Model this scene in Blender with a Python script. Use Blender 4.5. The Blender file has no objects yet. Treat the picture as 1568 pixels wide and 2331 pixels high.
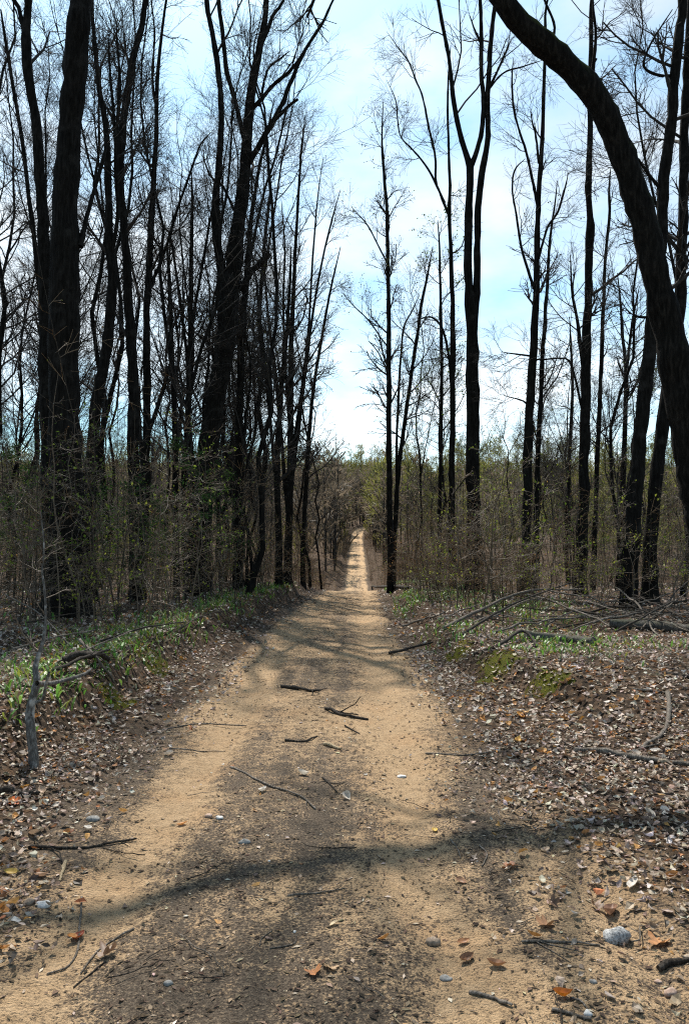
import bpy, math
import numpy as np
from mathutils import Vector

# ------------------------------------------------------------------ camera, sky, sun, exposure
SC = bpy.context.scene
COL = SC.collection
F = 1681.0                       # focal length in units of a 1568 x 2330 picture
CX, CY, HOR = 784.0, 1165.0, 1268.0
PITCH = math.atan((HOR - CY) / F)
CAMZ = 1.60
cam = bpy.data.cameras.new('camera'); camo = bpy.data.objects.new('camera', cam); COL.objects.link(camo)
cam.sensor_fit = 'HORIZONTAL'; cam.sensor_width = 36.0; cam.lens = 36.0 * F / 1568.0
cam.clip_start = 0.05; cam.clip_end = 4000
camo.location = (0, 0, CAMZ); camo.rotation_euler = (math.pi / 2 + PITCH, 0, 0)
SC.camera = camo

SUN_EL, SUN_AZ = math.radians(56), math.radians(-14)      # ahead of the camera, a little to the left
W = bpy.data.worlds.new('World'); SC.world = W; W.use_nodes = True
nt = W.node_tree; nt.nodes.clear()
def wn(t, **k):
    n = nt.nodes.new(t)
    for a, b in k.items(): setattr(n, a, b)
    return n
sky = wn('ShaderNodeTexSky', sky_type='NISHITA', sun_disc=False)
sky.sun_elevation = SUN_EL; sky.sun_rotation = SUN_AZ
sky.air_density = 1.2; sky.dust_density = 1.0; sky.ozone_density = .25
tc = wn('ShaderNodeTexCoord'); mp = wn('ShaderNodeMapping'); mp.inputs['Scale'].default_value = (1.0, 1.0, 2.6); mp.inputs['Location'].default_value = (15.6, 8.1, 3.33)
no = wn('ShaderNodeTexNoise'); no.inputs['Scale'].default_value = 2.6; no.inputs['Detail'].default_value = 7; no.inputs['Roughness'].default_value = .55
rp = wn('ShaderNodeValToRGB'); rp.color_ramp.elements[0].position = .40; rp.color_ramp.elements[1].position = .64
bw = wn('ShaderNodeRGBToBW'); ml = wn('ShaderNodeMath', operation='MULTIPLY'); ml.inputs[1].default_value = 1.32
mx = wn('ShaderNodeMixRGB'); fm = wn('ShaderNodeMath', operation='MULTIPLY'); fm.inputs[1].default_value = .8
bg = wn('ShaderNodeBackground'); bg.inputs['Strength'].default_value = .122
wo = wn('ShaderNodeOutputWorld')
L = nt.links.new
L(tc.outputs['Generated'], mp.inputs['Vector']); L(mp.outputs['Vector'], no.inputs['Vector']); L(no.outputs['Fac'], rp.inputs['Fac'])
L(sky.outputs['Color'], bw.inputs['Color']); L(bw.outputs['Val'], ml.inputs[0]); L(rp.outputs['Color'], fm.inputs[0])
L(fm.outputs[0], mx.inputs['Fac']); ct = wn('ShaderNodeMixRGB', blend_type='MULTIPLY'); ct.inputs['Fac'].default_value = 1.; ct.inputs['Color2'].default_value = (.95, 1.0, 1.03, 1); L(ml.outputs[0], ct.inputs['Color1']); L(ct.outputs['Color'], mx.inputs['Color2'])
tn = wn('ShaderNodeMixRGB', blend_type='MULTIPLY'); tn.inputs['Fac'].default_value = 1.; tn.inputs['Color2'].default_value = (.74, 1.0, 1.04, 1)
L(sky.outputs['Color'], tn.inputs['Color1']); L(tn.outputs['Color'], mx.inputs['Color1']); L(mx.outputs['Color'], bg.inputs['Color']); L(bg.outputs['Background'], wo.inputs['Surface'])

sd = Vector((math.sin(SUN_AZ) * math.cos(SUN_EL), math.cos(SUN_AZ) * math.cos(SUN_EL), math.sin(SUN_EL)))
sl = bpy.data.lights.new('sun', 'SUN'); sl.energy = 5.0; sl.angle = math.radians(.53); sl.color = (1.0, .95, .86)
so = bpy.data.objects.new('sun', sl); COL.objects.link(so); so.rotation_euler = sd.to_track_quat('Z', 'Y').to_euler()
so.location = (0, 0, 60)
vs = SC.view_settings; vs.view_transform = 'Standard'; vs.look = 'None'; vs.exposure = 0.6; vs.gamma = 1.0; vs.use_curve_mapping = False
SC.cycles.use_denoising = False; SC.cycles.pixel_filter_type = 'BLACKMAN_HARRIS'; SC.cycles.filter_width = 1.15
SC.cycles.max_bounces = 6; SC.cycles.diffuse_bounces = 2; SC.cycles.transparent_max_bounces = 4

rng = np.random.default_rng(11)
U = lambda a, b, n=None: rng.uniform(a, b, n)

# ------------------------------------------------------------------ noise and terrain
def _hash(ix, iy, s):
    h = (ix.astype(np.int64) * 374761393 + iy.astype(np.int64) * 668265263 + s * 974634777) & 0xffffffff
    h = ((h ^ (h >> 13)) * 1274126177) & 0xffffffff
    h = (h ^ (h >> 16)) & 0xffff
    return h / 65535.0
def vnoise(x, y, s=0):
    x = np.asarray(x, float); y = np.asarray(y, float)
    ix = np.floor(x); iy = np.floor(y); fx = x - ix; fy = y - iy
    fx = fx * fx * (3 - 2 * fx); fy = fy * fy * (3 - 2 * fy)
    a = _hash(ix, iy, s); b = _hash(ix + 1, iy, s); c = _hash(ix, iy + 1, s); d = _hash(ix + 1, iy + 1, s)
    return (a + (b - a) * fx) * (1 - fy) + (c + (d - c) * fx) * fy
def fbm(x, y, s=0, o=3):
    r = 0; a = .5; t = 0
    for i in range(o):
        r = r + a * vnoise(x * 2 ** i + 17.3 * i, y * 2 ** i - 9.1 * i, s + i); t += a; a *= .5
    return r / t * 2 - 1
def sst(a, b, x):
    t = np.clip((x - a) / (b - a), 0, 1); return t * t * (3 - 2 * t)
_ys = np.arange(-80, 1700, 1.0)
def _tab(p, w):
    v = np.interp(_ys, [a for a, b in p], [b for a, b in p]); k = np.ones(w) / w
    return np.convolve(np.pad(v, w // 2, mode='edge'), k, mode='valid')
_xc = _tab([(-80, -.35), (0, -.33), (20, -.3), (40, .45), (105, 1.75), (190, 3.2), (212, 4.6), (260, 19), (340, 44), (600, 60), (1700, 90)], 13)
_h0 = _tab([(-80, 0), (33, 0), (41, -.12), (50, -1.1), (68, -3.4), (84, -2.7), (105, -.3), (180, 6.2), (255, 14.5), (335, 40), (362, 43), (420, 42), (700, 30), (1700, -10)], 9)
def xc(y): return np.interp(y, _ys, _xc)
def h0(y): return np.interp(y, _ys, _h0)
def ground_z(x, y):
    x = np.asarray(x, float); y = np.asarray(y, float)
    u = x - xc(y); z = h0(y)
    n1 = fbm(x * .5, y * .5, 3); n2 = fbm(x * 2.2, y * 2.2, 5)
    z = z + .42 * sst(2.0, 2.6, -u + .3 * n1) * sst(3.8, 6.4, y)
    z = z + .34 * sst(1.7, 2.3, u + .3 * n1 - .9 * (1 - sst(6.5, 11, y))) * sst(5.0, 9.5, y)
    au = np.abs(u)
    z = z + (.13 * fbm(x * .22, y * .22, 8) + .05 * n1) * sst(1.8, 4.0, au) + .022 * n2 * sst(1.2, 2.0, au)
    z = z + (1.2 * fbm(x * .03, y * .03, 21)) * sst(6, 25, au) * sst(20, 60, y)
    z = z - .10 * (1 - sst(1.25, 1.75, au + .22 * fbm(x * 1.4, y * 1.4, 13)))
    return z
def road_z(x, y):
    x = np.asarray(x, float); y = np.asarray(y, float)
    u = x - xc(y); au = np.abs(u)
    z = h0(y) - .035 * np.exp(-((au - .78 + .05 * fbm(x * .3, y * .3, 2)) / .2) ** 2) + .012 * fbm(x * 2.5, y * 1.6, 31) + .006 * fbm(x * 9, y * 9, 33)
    return z - .03 - .12 * sst(1.35, 1.8, au + .12 * fbm(x * 1.4, y * 1.4, 14))
def surf(x, y): return np.maximum(ground_z(x, y), road_z(x, y))

_cp, _sp = math.cos(PITCH), math.sin(PITCH)
def ray(vx, vy):
    a = (vx - CX) / F; b = (CY - vy) / F
    return a, _cp - b * _sp, _sp + b * _cp          # x, y, z
def at(vx, vy, d):
    a, b, c = ray(vx, vy); return np.array([a / b * d, d, CAMZ + c / b * d])
_dd = np.concatenate([np.arange(.6, 12, .01), np.arange(12, 60, .05), np.arange(60, 400, .5)])
def hit(vx, vy):
    a, b, c = ray(vx, vy)
    k = CAMZ + c / b * _dd - surf(a / b * _dd, _dd)
    i = int(np.argmax(k < 0)); d = _dd[i]
    return np.array([a / b * d, d, float(surf(a / b * d, d))])

# ------------------------------------------------------------------ mesh helpers
def mesh(name, V, Q=None, T=None, mat=None, col=None, smooth=True, attrs=None):
    V = np.ascontiguousarray(V, np.float32).reshape(-1, 3)
    Q = np.zeros((0, 4), np.int32) if Q is None else np.asarray(Q, np.int32).reshape(-1, 4)
    T = np.zeros((0, 3), np.int32) if T is None else np.asarray(T, np.int32).reshape(-1, 3)
    me = bpy.data.meshes.new(name)
    me.vertices.add(len(V)); me.vertices.foreach_set('co', V.ravel())
    lo = np.concatenate([Q.ravel(), T.ravel()])
    me.loops.add(len(lo)); me.loops.foreach_set('vertex_index', lo)
    ls = np.concatenate([np.arange(len(Q)) * 4, len(Q) * 4 + np.arange(len(T)) * 3]).astype(np.int32)
    me.polygons.add(len(ls)); me.polygons.foreach_set('loop_start', ls)
    me.update(calc_edges=True)
    me.polygons.foreach_set('use_smooth', np.full(len(ls), smooth, bool))
    if col is not None:
        at_ = me.attributes.new('tint', 'FLOAT_COLOR', 'POINT')
        c4 = np.ones((len(V), 4), np.float32); c4[:, :3] = np.asarray(col).reshape(-1, 3); at_.data.foreach_set('color', c4.ravel())
    for k, v in (attrs or {}).items():
        a = me.attributes.new(k, 'FLOAT', 'POINT'); a.data.foreach_set('value', np.asarray(v, np.float32).ravel())
    if mat: me.materials.append(mat)
    return me
def link(name, me, parent=None, loc=None):
    o = bpy.data.objects.new(name, me); COL.objects.link(o)
    if parent: o.parent = parent
    if loc is not None: o.location = [float(v) for v in loc]
    return o
def tag(o, label=None, cat=None, group=None, kind=None):
    if label: o['label'] = label
    if cat: o['category'] = cat
    if group: o['group'] = group
    if kind: o['kind'] = kind
    return o
def thing(name, label, cat, loc, group=None):
    return tag(link(name, None, None, loc), label, cat, group)
def dup(o, loc, rz=0., sc=1., label=None, group=None, tilt=(0, 0)):
    c = o.copy(); COL.objects.link(c)
    c.location = [float(v) for v in loc]; c.rotation_euler = (tilt[0], tilt[1], float(rz)); c.scale = (sc, sc, sc)
    if label: c['label'] = label
    if group: c['group'] = group
    for ch in o.children:
        d = ch.copy(); COL.objects.link(d); d.parent = c
        for g in ch.children:
            e = g.copy(); COL.objects.link(e); e.parent = d
    return c
class Buf:
    def __init__(s): s.V = []; s.Q = []; s.T = []; s.C = []; s.n = 0
    def add(s, V, Q=None, T=None, C=None):
        V = np.asarray(V).reshape(-1, 3)
        s.V.append(V)
        if Q is not None and len(Q): s.Q.append(np.asarray(Q) + s.n)
        if T is not None and len(T): s.T.append(np.asarray(T) + s.n)
        s.C.append(np.broadcast_to(np.array([.5, .5, .5]) if C is None else np.asarray(C), V.shape))
        s.n += len(V)
    def mesh(s, name, mat, smooth=True, off=None):
        V = np.concatenate(s.V) if s.V else np.zeros((0, 3))
        if off is not None: V = V - off
        return mesh(name, V, np.concatenate(s.Q) if s.Q else None, np.concatenate(s.T) if s.T else None, mat, np.concatenate(s.C) if s.C else None, smooth)
def nrm(v): return v / np.maximum(np.linalg.norm(v, axis=-1, keepdims=True), 1e-9)
def tubes(P, R, k=3, rough=0.):
    """P (B,n,3) centre lines, R (B,n) radii -> verts, quads"""
    B, n, _ = P.shape
    T = nrm(np.gradient(P, axis=1))
    m = nrm(P[:, -1] - P[:, 0]); ref = np.where(np.abs(m[:, :1]) < .7, np.array([[1., 0, 0]]), np.array([[0, 1., 0]]))
    ref = ref[:, None, :]
    A = nrm(ref - (ref * T).sum(-1, keepdims=True) * T); C = np.cross(T, A)
    th = np.arange(k) * 2 * np.pi / k
    Rr = R[:, :, None, None] * np.ones((1, 1, k, 1))
    if rough: Rr = Rr * (1 + rough * rng.standard_normal((B, n, k, 1)))
    V = P[:, :, None, :] + Rr * (np.cos(th)[None, None, :, None] * A[:, :, None, :] + np.sin(th)[None, None, :, None] * C[:, :, None, :])
    b = np.arange(B)[:, None, None] * n * k; i = np.arange(n - 1)[None, :, None] * k; j = np.arange(k)[None, None, :]; j2 = (j + 1) % k
    Q = np.stack([b + i + j, b + i + j2, b + i + k + j2, b + i + k + j], -1).reshape(-1, 4)
    return V.reshape(-1, 3), Q
def catmull(pts, n):
    p = np.asarray(pts, float)
    if len(p) < 3:
        t = np.linspace(0, 1, n)[:, None]; return p[0] * (1 - t) + p[-1] * t
    sl_ = np.r_[0, np.cumsum(np.linalg.norm(np.diff(p[:, :3], axis=0), axis=1))]; tt = np.linspace(0, sl_[-1], n)
    q = np.vstack([2 * p[0] - p[1], p, 2 * p[-1] - p[-2]]); out = []
    for t in tt:
        i = min(max(int(np.searchsorted(sl_, t, 'right')) - 1, 0), len(p) - 2); f = (t - sl_[i]) / max(sl_[i + 1] - sl_[i], 1e-9)
        a, b, c, d = q[i], q[i + 1], q[i + 2], q[i + 3]
        out.append(.5 * (2 * b + (c - a) * f + (2 * a - 5 * b + 4 * c - d) * f * f + (3 * b - a - 3 * c + d) * f ** 3))
    return np.array(out)
def grow(P, R, per, t0, t1, ang, ln, n, curl, up, rk=.55, rmin=.003, tip=.5, flat=0., shade=.55):
    """children of every parent line; ln = (min,max) metres; returns (B*per, n, 3), radii"""
    B, m, _ = P.shape
    t = U(t0, t1, (B, per)); f = t * (m - 1); i = np.clip(f.astype(int), 0, m - 2); w = (f - i)[..., None]
    bi = np.arange(B)[:, None]
    S = P[bi, i] * (1 - w) + P[bi, i + 1] * w; T = nrm(P[bi, i + 1] - P[bi, i]); r = R[bi, i] * (1 - w[..., 0]) + R[bi, i + 1] * w[..., 0]
    nn = rng.standard_normal((B, per, 3)); nn[..., 2] *= (1 - flat); N = nrm(nn - (nn * T).sum(-1, keepdims=True) * T)
    a = np.radians(U(ang[0], ang[1], (B, per)))[..., None]
    d = np.cos(a) * T + np.sin(a) * N
    l = U(ln[0], ln[1], (B, per)) * (1 - shade * (t - t0) / max(t1 - t0, 1e-6))
    S = S.reshape(-1, 3); d = nrm(d.reshape(-1, 3)); l = l.reshape(-1); r = np.maximum(r.reshape(-1) * rk, rmin)
    out = [S]; c = S
    for k in range(n - 1):
        c = c + d * (l / (n - 1))[:, None]; out.append(c)
        d = nrm(d + rng.standard_normal(d.shape) * curl + np.array([0, 0, up]))
    P2 = np.stack(out, 1); R2 = r[:, None] * np.linspace(1, tip, n)[None, :]
    return P2, np.maximum(R2, rmin * .7)
def quads_at(P, size, cols, elong=1.6, bend=.3):
    """small leaf-like folded quads (2 tris + fold) at points"""
    n = len(P); a = nrm(rng.standard_normal((n, 3))); b = nrm(np.cross(a, rng.standard_normal((n, 3)))); c = np.cross(a, b)
    s = (size * U(.6, 1.3, n))[:, None]
    V = np.stack([P, P + a * s * elong * .5 + b * s * .5 + c * s * bend, P + a * s * elong, P + a * s * elong * .5 - b * s * .5 + c * s * bend], 1)
    k = np.arange(n)[:, None] * 4
    T = np.concatenate([k + np.array([[0, 1, 2]]), k + np.array([[0, 2, 3]])])
    return V.reshape(-1, 3), T, np.repeat(cols, 4, 0)
def leaves8(pos, size, yaw, tilt, roll, curl, fold, width=.5):
    """eight-vertex curled leaves; returns verts (N*8,3), tris"""
    N = len(pos)
    t = np.array([0, .3, .3, .3, .68, .68, .68, 1.]); sgn = np.array([0, -1, 0, 1, -1, 0, 1, 0.]); w = np.array([0, 1, 0, 1, .82, 0, .82, 0])
    x = (t[None] - .5) * np.ones((N, 1)); y = sgn * w * (np.asarray(width) * np.ones(N))[:, None] * .5
    z = curl[:, None] * ((t - .5) ** 2 * 4)[None] * .25 + fold[:, None] * np.abs(sgn)[None] * .2 + U(-.05, .05, (N, 8))
    x = x + U(-.09, .09, (N, 8)); y = y + U(-.11, .11, (N, 8))
    L_ = np.stack([x, y, z], -1) * size[:, None, None]
    cr, sr = np.cos(roll)[:, None], np.sin(roll)[:, None]
    L_ = np.stack([L_[..., 0], L_[..., 1] * cr - L_[..., 2] * sr, L_[..., 1] * sr + L_[..., 2] * cr], -1)
    ct, st = np.cos(tilt)[:, None], np.sin(tilt)[:, None]
    L_ = np.stack([L_[..., 0] * ct - L_[..., 2] * st, L_[..., 1], L_[..., 0] * st + L_[..., 2] * ct], -1)
    cy_, sy_ = np.cos(yaw)[:, None], np.sin(yaw)[:, None]
    L_ = np.stack([L_[..., 0] * cy_ - L_[..., 1] * sy_, L_[..., 0] * sy_ + L_[..., 1] * cy_, L_[..., 2]], -1)
    L_[..., 2] -= L_[..., 2].min(1, keepdims=True)
    V = L_ + pos[:, None, :]
    f = np.array([[0, 1, 2], [0, 2, 3], [1, 4, 5], [1, 5, 2], [2, 5, 6], [2, 6, 3], [4, 7, 5], [5, 7, 6]])
    T = (np.arange(N)[:, None, None] * 8 + f[None]).reshape(-1, 3)
    return V.reshape(-1, 3), T
def pick(pal, n, p=None, jit=.15):
    pal = np.array(pal, float); i = rng.choice(len(pal), n, p=p)
    return np.clip(pal[i] * (1 + jit * rng.standard_normal((n, 1))) * (1 + .05 * rng.standard_normal((n, 3))), .004, .9)

# ------------------------------------------------------------------ materials
def mat(name, rough=.85, spec=.2):
    m = bpy.data.materials.new(name); m.use_nodes = True
    b = m.node_tree.nodes['Principled BSDF']; b.inputs['Roughness'].default_value = rough; b.inputs['Specular IOR Level'].default_value = spec
    return m, m.node_tree, b
class NB:
    def __init__(s, t): s.t = t
    def n(s, ty, ins=None, **k):
        n = s.t.nodes.new(ty)
        for a, b in k.items(): setattr(n, a, b)
        for a, b in (ins or {}).items():
            if hasattr(b, 'links') or isinstance(b, bpy.types.NodeSocket): s.t.links.new(b, n.inputs[a])
            else: n.inputs[a].default_value = b
        return n
    def noise(s, v, sc, det=4, ro=.55): return s.n('ShaderNodeTexNoise', {'Vector': v, 'Scale': sc, 'Detail': det, 'Roughness': ro}).outputs['Fac']
    def ramp(s, f, pts):
        r = s.n('ShaderNodeValToRGB', {'Fac': f}); e = r.color_ramp.elements
        while len(e) < len(pts): e.new(.5)
        for i, (p, c) in enumerate(pts):
            e[i].position = p; e[i].color = (*c, 1) if not np.isscalar(c) else (c, c, c, 1)
        return r.outputs['Color']
    def mix(s, f, a, b, bt='MIX'):
        n = s.n('ShaderNodeMixRGB', {'Fac': f}, blend_type=bt)
        for k, v in (('Color1', a), ('Color2', b)):
            if isinstance(v, tuple): n.inputs[k].default_value = (*v, 1)
            else: s.t.links.new(v, n.inputs[k])
        return n.outputs['Color']
    def math(s, op, a, b=0., clamp=False):
        n = s.n('ShaderNodeMath', {0: a, 1: b}, operation=op); n.use_clamp = clamp; return n.outputs[0]
    def bump(s, h, st, dist): return s.n('ShaderNodeBump', {'Height': h, 'Strength': st, 'Distance': dist}).outputs['Normal']

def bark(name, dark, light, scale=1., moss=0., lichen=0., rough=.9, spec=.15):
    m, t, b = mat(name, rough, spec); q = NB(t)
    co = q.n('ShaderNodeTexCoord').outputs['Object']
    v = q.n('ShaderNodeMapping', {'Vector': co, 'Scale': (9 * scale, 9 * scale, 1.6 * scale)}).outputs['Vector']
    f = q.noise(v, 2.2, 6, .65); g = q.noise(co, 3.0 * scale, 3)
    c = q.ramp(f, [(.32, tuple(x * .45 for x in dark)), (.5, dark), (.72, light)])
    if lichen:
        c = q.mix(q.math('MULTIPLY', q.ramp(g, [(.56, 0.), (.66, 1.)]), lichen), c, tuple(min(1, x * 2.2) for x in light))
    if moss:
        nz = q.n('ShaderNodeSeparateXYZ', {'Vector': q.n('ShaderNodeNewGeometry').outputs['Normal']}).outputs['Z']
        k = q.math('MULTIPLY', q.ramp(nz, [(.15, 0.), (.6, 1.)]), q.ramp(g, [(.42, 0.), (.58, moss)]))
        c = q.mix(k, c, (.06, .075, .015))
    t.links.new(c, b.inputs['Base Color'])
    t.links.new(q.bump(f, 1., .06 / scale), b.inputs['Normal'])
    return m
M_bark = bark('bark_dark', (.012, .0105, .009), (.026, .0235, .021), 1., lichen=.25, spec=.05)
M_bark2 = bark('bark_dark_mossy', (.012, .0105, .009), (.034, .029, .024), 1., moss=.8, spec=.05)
M_twig = bark('twig_dark', (.036, .031, .027), (.07, .062, .055), 4.)
M_sap = bark('sapling_bark', (.11, .078, .05), (.26, .19, .125), 4., rough=.6, spec=.35)
M_stick = bark('dead_wood', (.12, .10, .08), (.30, .26, .22), 4., lichen=.2)
M_stickdark = bark('dead_wood_dark', (.035, .028, .022), (.11, .092, .075), 4.)
M_stickpale = bark('dead_wood_pale', (.33, .25, .15), (.55, .45, .31), 5.)
M_greybark = bark('bark_grey_smooth', (.13, .115, .10), (.33, .31, .28), 3., lichen=.5)
M_log = bark('log_wood', (.09, .08, .07), (.2, .19, .175), 2.5, moss=.3)

def tinted(name, trans=.35, rough=.7, spec=.25, vein=True):
    m, t, b = mat(name, rough, spec); q = NB(t)
    a = q.n('ShaderNodeAttribute', attribute_name='tint').outputs['Color']
    co = q.n('ShaderNodeTexCoord').outputs['Object']
    c = q.mix(1., a, q.ramp(q.noise(co, 60, 3), [(.3, .62), (.7, 1.25)]), 'MULTIPLY') if vein else a
    t.links.new(c, b.inputs['Base Color'])
    if trans:
        tr = q.n('ShaderNodeBsdfTranslucent', {'Color': c}); mxs = q.n('ShaderNodeMixShader', {'Fac': trans})
        t.links.new(b.outputs[0], mxs.inputs[1]); t.links.new(tr.outputs[0], mxs.inputs[2])
        t.links.new(mxs.outputs[0], t.nodes['Material Output'].inputs['Surface'])
    return m
M_leaf = tinted('dry_leaf', .2, .55, .35)
M_green = tinted('green_leaf', .4, .45, .4, False)
M_bud = tinted('young_leaf', .45, .6, .2, False)
M_crumb = tinted('debris', 0, .9, .1, False)

# ground and road share one shader: the tint of sand, humus and litter, blended by per-vertex weights
def earth():
    m, t, b = mat('earth', .95, .12); q = NB(t)
    co = q.n('ShaderNodeTexCoord').outputs['Object']
    sand = q.n('ShaderNodeAttribute', attribute_name='sand').outputs['Fac']
    lit = q.n('ShaderNodeAttribute', attribute_name='litter').outputs['Fac']
    n1 = q.noise(co, 1.7, 5); n2 = q.noise(co, 14, 6, .62); n3 = q.noise(co, 75, 4, .6); n4 = q.noise(co, 260, 3)
    sc = q.ramp(n2, [(.25, (.30, .19, .10)), (.5, (.45, .30, .17)), (.75, (.56, .39, .235))])
    sc = q.mix(.35, sc, q.ramp(n4, [(.3, (.26, .17, .09)), (.7, (.62, .45, .27))]))
    n5 = q.noise(co, 32, 5, .7)
    sc = q.mix(q.ramp(n5, [(.52, 0.), (.65, .6)]), sc, (.17, .12, .08))
    sc = q.mix(q.ramp(n1, [(.5, 0.), (.75, .35)]), sc, (.46, .25, .11))
    hu = q.ramp(n3, [(.3, (.016, .011, .008)), (.46, (.06, .042, .028)), (.6, (.13, .095, .065)), (.74, (.27, .21, .15))])
    k = q.math('ADD', sand, q.math('MULTIPLY', q.math('SUBTRACT', n2, .5), 1.0))
    k = q.math('ADD', k, q.math('MULTIPLY', q.math('SUBTRACT', n3, .5), 1.5))
    k = q.math('ADD', k, q.math('MULTIPLY', q.math('SUBTRACT', n4, .5), .5))
    pk = q.ramp(q.math('ADD', q.math('MULTIPLY', n3, .6), q.math('MULTIPLY', n4, .4)), [(.34, (.045, .033, .024)), (.46, (.105, .078, .056)), (.56, (.17, .13, .092)), (.7, (.3, .235, .165))])
    c = q.mix(q.ramp(k, [(.38, 0.), (.6, 1.)]), pk, sc)
    vo = q.n('ShaderNodeTexVoronoi', {'Vector': q.n('ShaderNodeMapping', {'Vector': co, 'Scale': (1, 1, .2)}).outputs[0], 'Scale': 17.}, feature='F1')
    lc = q.ramp(q.n('ShaderNodeSeparateColor', {'Color': vo.outputs['Color']}).outputs[0], [(.0, (.03, .021, .014)), (.35, (.09, .06, .038)), (.6, (.2, .135, .085)), (.85, (.33, .24, .165)), (1., (.24, .11, .035))])
    lc = q.mix(.35, lc, hu, 'MIX'); lc = q.mix(1., lc, (.55, .52, .5), 'MULTIPLY')
    c = q.mix(lit, c, lc)
    t.links.new(c, b.inputs['Base Color'])
    h = q.math('ADD', q.math('MULTIPLY', n3, .8), q.math('MULTIPLY', n4, .18)); h = q.math('ADD', h, q.math('MULTIPLY', n2, .6))
    t.links.new(q.bump(h, 1., .045), b.inputs['Normal'])
    return m
M_earth = earth()
def stone(name, a, c_, rough=.8, sc=1.):
    m, t, b = mat(name, rough, .3); q = NB(t); co = q.n('ShaderNodeTexCoord').outputs['Object']
    n = q.noise(co, 45 * sc, 5, .65)
    t.links.new(q.ramp(n, [(.32, a), (.68, c_)]), b.inputs['Base Color']); t.links.new(q.bump(n, .7, .006), b.inputs['Normal'])
    return m
M_stg = stone('stone_grey', (.11, .105, .095), (.34, .325, .30)); M_stw = stone('stone_white', (.42, .4, .37), (.68, .66, .62))
M_stb = stone('stone_brown', (.14, .10, .07), (.33, .25, .18)); M_stp = stone('stone_pink', (.27, .17, .12), (.47, .35, .28))
M_speck = stone('stone_speckled', (.06, .06, .06), (.5, .49, .47), .6, 2.2)
def mossmat():
    m, t, b = mat('moss', .95, .1); q = NB(t); co = q.n('ShaderNodeTexCoord').outputs['Object']
    n = q.noise(co, 70, 5, .7)
    t.links.new(q.ramp(n, [(.3, (.022, .024, .005)), (.5, (.075, .078, .012)), (.72, (.16, .15, .022))]), b.inputs['Base Color'])
    t.links.new(q.bump(n, 1., .03), b.inputs['Normal']); return m
M_moss = mossmat()

# ------------------------------------------------------------------ ground and dirt road
def sandmask(x, y, u):
    au = np.abs(u)
    ruts = np.exp(-((au - .80 + .10 * fbm(y * .35, x * 0 + 3, 51)) / .27) ** 2)
    far = sst(4.2, 10, y)
    mid = .31 + .23 * far
    s = mid + .03 + (.46 - .12 * far) * ruts + .40 * fbm(x * 1.1, y * .8, 41) + .10 * fbm(x * 4, y * 3, 43) + .16 * fbm(u * 7, y * .5, 44)
    s = s * (1 - sst(1.15, 1.75, au + .2 * fbm(x * .9, y * .6, 45) - .5 * (1 - sst(2.5, 5.5, y)))) 
    right = sst(.9, 1.3, u) * (1 - sst(1.9, 2.6, u + .5 * fbm(x, y, 47))) * (1 - sst(3.5, 6.5, y))
    s = np.maximum(s, .62 * right + .2 * right * fbm(x * 1.5, y * 1.5, 48))
    s = np.where(y > 60, np.maximum(s, .42 * (1 - sst(.6, 1.05, au)) * (1 - .25 * np.exp(-(au / .3) ** 2)) + .2 * fbm(x * .6, y * .10, 50)), s)  # far track: weak, mottled sand floor, with dappled shade put into the colour
    return s
def sheet(xs_fn, ys, zfn):
    pass
yr = np.concatenate([np.linspace(-45, 0.5, 40), .9 * np.exp(np.arange(0, 470) * .0158)])
cols_pos = np.concatenate([np.arange(0, 3.2, .04), 3.2 * np.exp(np.arange(1, 76) * .075)])
us = np.concatenate([-cols_pos[:0:-1], cols_pos])
def gridmesh(us, yr, zf, name, clampu=False):
    Uu, Y = np.meshgrid(us, yr); X = Uu + xc(Y)
    Z = zf(X, Y); nx, ny = len(us), len(yr)
    V = np.stack([X, Y, Z], -1).reshape(-1, 3)
    i = np.arange(ny - 1)[:, None] * nx; j = np.arange(nx - 1)[None]
    Q = np.stack([i + j, i + j + 1, i + nx + j + 1, i + nx + j], -1).reshape(-1, 4)
    s = sandmask(X, Y, Uu)
    au = np.abs(Uu)
    li = sst(1.2, 1.9, au + .3 * fbm(X * .9, Y * .7, 49) - .3 * sst(.9, 1.3, Uu) * (1 - sst(3.5, 6.5, Y)))
    return mesh(name, V, Q, None, M_earth, None, True, {'sand': s, 'litter': li})
tag(link('ground', gridmesh(us, yr, ground_z, 'ground')), 'forest floor of brown leaf litter and dark soil either side of the track', 'ground', kind='structure')
ur = np.linspace(-1.85, 1.85, 125)
yr2 = yr[(yr > -30) & (yr < 520)]
tag(link('dirt_road', gridmesh(ur, yr2, road_z, 'dirt_road')), 'sandy two-rut dirt track running ahead over a rise and up the far hill', 'road', kind='structure')

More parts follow.
